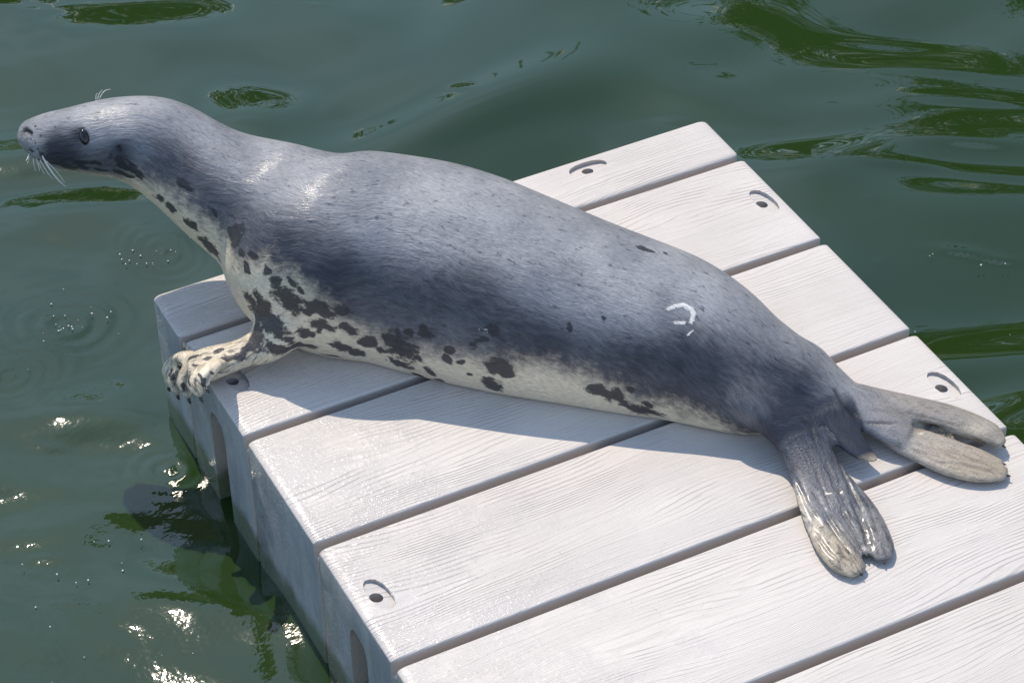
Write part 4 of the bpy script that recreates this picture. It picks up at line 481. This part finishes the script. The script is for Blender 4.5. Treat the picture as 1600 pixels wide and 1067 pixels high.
    m2 = np.clip((-0.765 - co[:, 1]) / 0.04, 0, 1) * np.clip((co[:, 0] - .80) / .02, 0, 1) * (rel > .6); cream = cream * (1 - m2) - 0.12 * m2; cream = np.where(mff > .4, 0.2, cream)
    dark = dark * (1 - mfh) + 0.25 * mfh; dark = dark * (1 - mnh) + (0.48 + 0.25 * np.clip((co[:, 1] + 1.0) / .15, 0, 1)) * mnh; dark = dark * (1 - mt) + mt * 0.95
    tan = mfh * np.clip((co[:, 0] - 0.985) / 0.10, 0, 1) * np.interp(co[:, 2], [.025, .045], [.9, .5])
    tan = np.maximum(tan, mnh * np.clip((-1.02 - co[:, 1]) / 0.06, 0, 1) * np.clip((0.83 - co[:, 0]) / 0.03, 0.2, 1) * 0.8)
    tan = np.maximum(tan, mt * np.clip((-0.925 - co[:, 1]) / 0.015, 0, 1))
    flip = np.maximum(np.maximum(mff * 1.0, mnh * 0.9), mfh * 0.35)
    wet = np.maximum(np.maximum(mnh, mff), mfh * 0.6)
    me.vertices.foreach_set('co', co.astype(np.float32).ravel())
    for nm, a in (('cream', cream), ('spot', spot), ('dark', dark), ('white', white), ('tan', tan), ('flip', flip), ('ink', np.clip(ink, 0, 1)), ('wet', wet), ('skin', np.maximum(np.maximum(mfh, mnh), seam * .9))):
        at = me.attributes.new(nm, 'FLOAT', 'POINT'); at.data.foreach_set('value', a.astype(np.float32))
    at = me.attributes.new('fur', 'FLOAT_VECTOR', 'POINT'); at.data.foreach_set('vector', fur.astype(np.float32).ravel())
    me.update(); return me
def tube(pts, radii, seg=6):
    """tapered tube through points"""
    pts = [Vector(p) for p in pts]; V = []; F = []; n = len(pts)
    for i, p in enumerate(pts):
        T = (pts[min(i + 1, n - 1)] - pts[max(i - 1, 0)]).normalized(); A_ = T.orthogonal().normalized(); B = T.cross(A_)
        for k in range(seg): V.append(p + (A_ * math.cos(2 * math.pi * k / seg) + B * math.sin(2 * math.pi * k / seg)) * radii[i])
    for i in range(n - 1):
        for k in range(seg): F.append([i * seg + k, i * seg + (k + 1) % seg, (i + 1) * seg + (k + 1) % seg, (i + 1) * seg + k])
    F += [list(range(seg))[::-1], list(range((n - 1) * seg, n * seg))]
    return mesh_from('tube', V, F)
seal = obj('seal', build_seal(), MS)
tag(seal, 'grey seal with cream spotted belly lying on the white dock, head raised', 'seal')
M_EYE = simple('eye_gloss', (0.004, 0.003, 0.006), 0.05, **{'Coat Weight': 0.25, 'Coat Roughness': 0.05})
M_LID = simple('eye_rim', (0.30, 0.29, 0.28), 0.4)
M_HORN = simple('claw_horn', (0.05, 0.045, 0.04), 0.3)
M_WHISK = simple('whisker_hair', (0.75, 0.74, 0.66), 0.35)
def ellipsoid(c, ax, rs, seg=24, rings=14):
    V, F = [], []
    for i in range(rings + 1):
        a = math.pi * i / rings
        for k in range(seg):
            b = 2 * math.pi * k / seg
            V.append(Vector(c) + ax[0] * rs[0] * math.sin(a) * math.cos(b) + ax[1] * rs[1] * math.sin(a) * math.sin(b) + ax[2] * rs[2] * math.cos(a))
    for i in range(rings):
        for k in range(seg): F.append([i * seg + k, i * seg + (k + 1) % seg, (i + 1) * seg + (k + 1) % seg, (i + 1) * seg + k])
    me = mesh_from('ell', V, F); bm = bmesh.new(); bm.from_mesh(me); bmesh.ops.remove_doubles(bm, verts=bm.verts, dist=1e-6)
    bmesh.ops.recalc_face_normals(bm, faces=bm.faces); bm.to_mesh(me); bm.free(); return me
ep, en = Vector(MK['eye'][0]), Vector(MK['eye'][1]).normalized()
hc = Vector(CH['body'][3][:3]); hT = (Vector(CH['body'][2][:3]) - Vector(CH['body'][4][:3])).normalized(); hH = hT.cross(Vector((0, 0, 1))).normalized()
for side in (0, 1):
    p, nn = ep.copy(), en.copy()
    if side:
        p -= hH * (2 * (p - hc).dot(hH)); nn -= hH * (2 * nn.dot(hH))
    upv = (Vector((0, 0, 1)) + hT * 0.30); upv = (upv - nn * upv.dot(nn)).normalized(); sd_ = nn.cross(upv)
    obj('eye', ellipsoid(p - nn * 0.0045, (sd_, upv, nn), (0.0095, 0.0165, 0.0105)), M_EYE, seal)
    if not side:
        arc = [p - nn * 0.0012 + sd_ * (-0.0100 * math.cos(t)) + upv * (-0.0180 * math.sin(t)) for t in np.linspace(-0.5, 1.5, 15)]
        if False: obj('eyelid', tube(arc, [0.0010 * math.sin(math.pi * (i + .6) / 15.2) + .0002 for i in range(15)], 6), M_LID, seal)
for pl in MK['whisk']:
    a, b, c = map(Vector, pl); pts = [a * (1 - t) ** 2 + (b * 2 - (a + c) / 2) * 2 * t * (1 - t) + c * t * t for t in np.linspace(0, 1, 9)]
    obj('whisker', tube(pts, [0.0014 * (1 - 0.75 * i / 8) for i in range(9)], 5), M_WHISK, seal)
for i in range(1, 6):
    c = CH['ff_d%d' % i]; tip = Vector(c[-1][:3]); d = (tip - Vector(c[-2][:3])).normalized(); out = Vector((-1, 0, 0))
    p0 = tip + d * 0.004 + out * 0.004
    obj('claw', tube([p0, p0 + d * 0.004 + out * 0.001, p0 + d * 0.008, p0 + d * 0.011 - out * 0.001], [0.0036, 0.0032, 0.0020, 0.0006], 8), M_HORN, seal)
for nm, cnt in (('nh_d1', 1), ('nh_d5', 1), ('nh_d2', 1), ('nh_d3', 1), ('nh_d4', 1), ('fh_up', 1), ('fh_low', 1), ('fh_m2', 1)):
    c = CH[nm]; tip = Vector(c[-1][:3]); d = (tip - Vector(c[-2][:3])).normalized()
    obj('claw', tube([tip - d * 0.003, tip + d * 0.004, tip + d * 0.009], [0.0032, 0.0024, 0.0006], 8), M_HORN, seal)

# ------------------------------------------------------------------ small things on the water: splash droplets and foam specks
rng = random.Random(3)
M_FOAM = simple('foam', (0.72, 0.74, 0.74), 0.15)
def blobs(name, pts, mat, kind=None):
    bm = bmesh.new()
    for p, r in pts:
        bmesh.ops.create_icosphere(bm, subdivisions=1, radius=r, matrix=Matrix.Translation(p) @ Matrix.Diagonal((1, 1, 0.6, 1)))
    me = bpy.data.meshes.new(name); bm.to_mesh(me); bm.free(); o = obj(name, me, mat); tag(o, kind='stuff'); return o
pts = []
for cx, cy, s, n in [(0.1742, 0.644, 0.02, 12), (0.133, 0.692, 0.02, 6), (-0.0703, 0.5391, 0.04, 26), (-0.1231, 0.5313, 0.03, 8), (-0.1727, 0.4511, 0.03, 10), (0.1085, 0.6667, 0.01, 5), (1.6526, -0.1428, 0.006, 3), (1.7372, -0.2518, 0.03, 5), (-0.1909, -0.4553, 0.08, 14), (-0.2469, -0.2357, 0.12, 10), (-0.4089, -0.1491, 0.08, 10), (1.5145, -0.4575, 0.08, 5), (1.6612, 0.755, 0.2, 4), (0.2401, 0.6212, 0.05, 4), (-0.3198, -0.2929, 0.1, 8), (-0.1111, -0.3853, 0.06, 12)]:
    for i in range(max(2, n * 2 // 3)): pts.append(((cx + rng.gauss(0, s), cy + rng.gauss(0, s), WATER_Z + 0.004), rng.uniform(0.0008, 0.0024)))
o = blobs('foam_speck', pts, M_FOAM); tag(o, 'white foam specks and bubbles floating on the green water', 'foam')

# ------------------------------------------------------------------ bank with trees beyond the frame, seen only as dark reflections
def bank():
    V, F = [], []; rr = random.Random(8)
    xs = [rad(-12 + i * 4) for i in range(37)]
    for j, dz in enumerate((-0.8, 0.2, 0.6, 0.62, 0.65, 0.7, 0.8)):
        for a in xs:
            k = 1 / (1 + math.exp(-(math.degrees(a) - 52) / 2.5)); r = (10.8 + j * 1.4) * (1 - k) + (24 + j * 2.6) * k + rr.uniform(-.2, .2)
            V.append((r * math.cos(a), r * math.sin(a), dz + WATER_Z + rr.uniform(-.04, .04)))
    n = len(xs)
    for j in range(6):
        for i in range(n - 1): F.append([j * n + i, j * n + i + 1, (j + 1) * n + i + 1, (j + 1) * n + i])
    return mesh_from('bank', V, F)
o = obj('bank', bank(), simple('earth', (0.06, 0.055, 0.035), 0.9)); tag(o, kind='structure')
M_BARK = simple('bark', (0.07, 0.055, 0.04), 0.9); M_LEAF = mat_leaf()
def tree(x, y, z, H, R, seed):
    rr = random.Random(seed); root = bpy.data.objects.new('leafy_tree', None); link(root); root.location = (x, y, z)
    V, F = [], []
    def add(pts, rad_, seg=7):
        me = tube(pts, rad_, seg); o0 = len(V); V.extend([v.co.copy() for v in me.vertices]); F.extend([[i + o0 for i in p.vertices] for p in me.polygons]); bpy.data.meshes.remove(me)
    add([(0, 0, -.3), (.1, 0, H * .3), (0, .15, H * .6), (.1, 0, H * .85)], [.24, .18, .12, .05], 9)
    tips = []
    for i in range(26):
        a = rr.uniform(0, 6.28); h0 = H * rr.uniform(.22, .8); L = R * rr.uniform(.5, 1.0) * (1.1 - abs(h0 / H - .45))
        m = Vector((math.cos(a) * L * .5, math.sin(a) * L * .5, h0 + L * .15)); e = Vector((math.cos(a) * L, math.sin(a) * L, h0 + L * .28 + rr.uniform(-.3, .4)))
        add([(0, 0, h0), m, e], [.06, .035, .01], 5); tips += [e, m, (e + m) / 2]
    obj('trunk', mesh_from('t', V, F), M_BARK, root)
    lv, lf = [], []
    for t in tips:
        for j in range(330):
            c = t + Vector((rr.gauss(0, .42), rr.gauss(0, .42), rr.gauss(0, .32))); u_ = Vector((rr.gauss(0, 1), rr.gauss(0, 1), rr.gauss(0, 1))).normalized(); w_ = u_.orthogonal().normalized(); s = rr.uniform(.10, .20)
            k = len(lv); lv += [c - u_ * s, c + w_ * s * .45, c + u_ * s, c - w_ * s * .45]; lf.append([k, k + 1, k + 2, k + 3])
    obj('crown', mesh_from('c', lv, lf), M_LEAF, root, smooth=False); return root
def far_wood():
    rr = random.Random(11); V, F = [], []
    for i in range(9):
        a = rad(48 + i * 8.5 + (i * 37 % 5)); x, y = 29 * math.cos(a), 29 * math.sin(a); H = 9.5 + (i * 3 % 5) * 0.6
        me = tube([(x, y, WATER_Z), (x, y, WATER_Z + H * .8)], [.3, .1], 7); o0 = len(V); V.extend([v.co.copy() for v in me.vertices]); F.extend([[q + o0 for q in p.vertices] for p in me.polygons]); bpy.data.meshes.remove(me)
        for j in range(60):
            b = rr.uniform(0, 6.28); r = 3.9 * rr.random() ** .5; t = Vector((x + r * math.cos(b), y + r * math.sin(b), WATER_Z + H * (.12 + .88 * rr.random() * (1.05 - (r / 3.9) ** 2 * .5))))
            for q in range(60):
                c = t + Vector((rr.gauss(0, .6), rr.gauss(0, .6), rr.gauss(0, .45))); u_ = Vector((rr.gauss(0, 1), rr.gauss(0, 1), rr.gauss(0, 1))).normalized(); w_ = u_.orthogonal().normalized(); s_ = rr.uniform(.22, .42)
                k = len(V); V += [c - u_ * s_, c + w_ * s_ * .5, c + u_ * s_, c - w_ * s_ * .5]; F.append([k, k + 1, k + 2, k + 3])
    return mesh_from('far_wood', V, F)
o = obj('far_wood', far_wood(), M_LEAF, smooth=False); tag(o, 'dark green far-off wood across the water that reads as one mass', 'wood', kind='stuff')
for i, (x, y, H, R, s, lab) in enumerate([(11.3, 10.2, 9.3, 2.9, 1, 'broad leafy tree at the left end of the bank'), (14.0, 7.0, 10.5, 3.2, 2, 'tall leafy tree behind the others on the bank'), (12.6, 2.6, 8.5, 2.8, 4, 'leafy tree at the right end of the bank')]):
    t = tree(x, y, WATER_Z + 0.6, H, R, s); tag(t, lab, 'tree', 'trees on the bank')
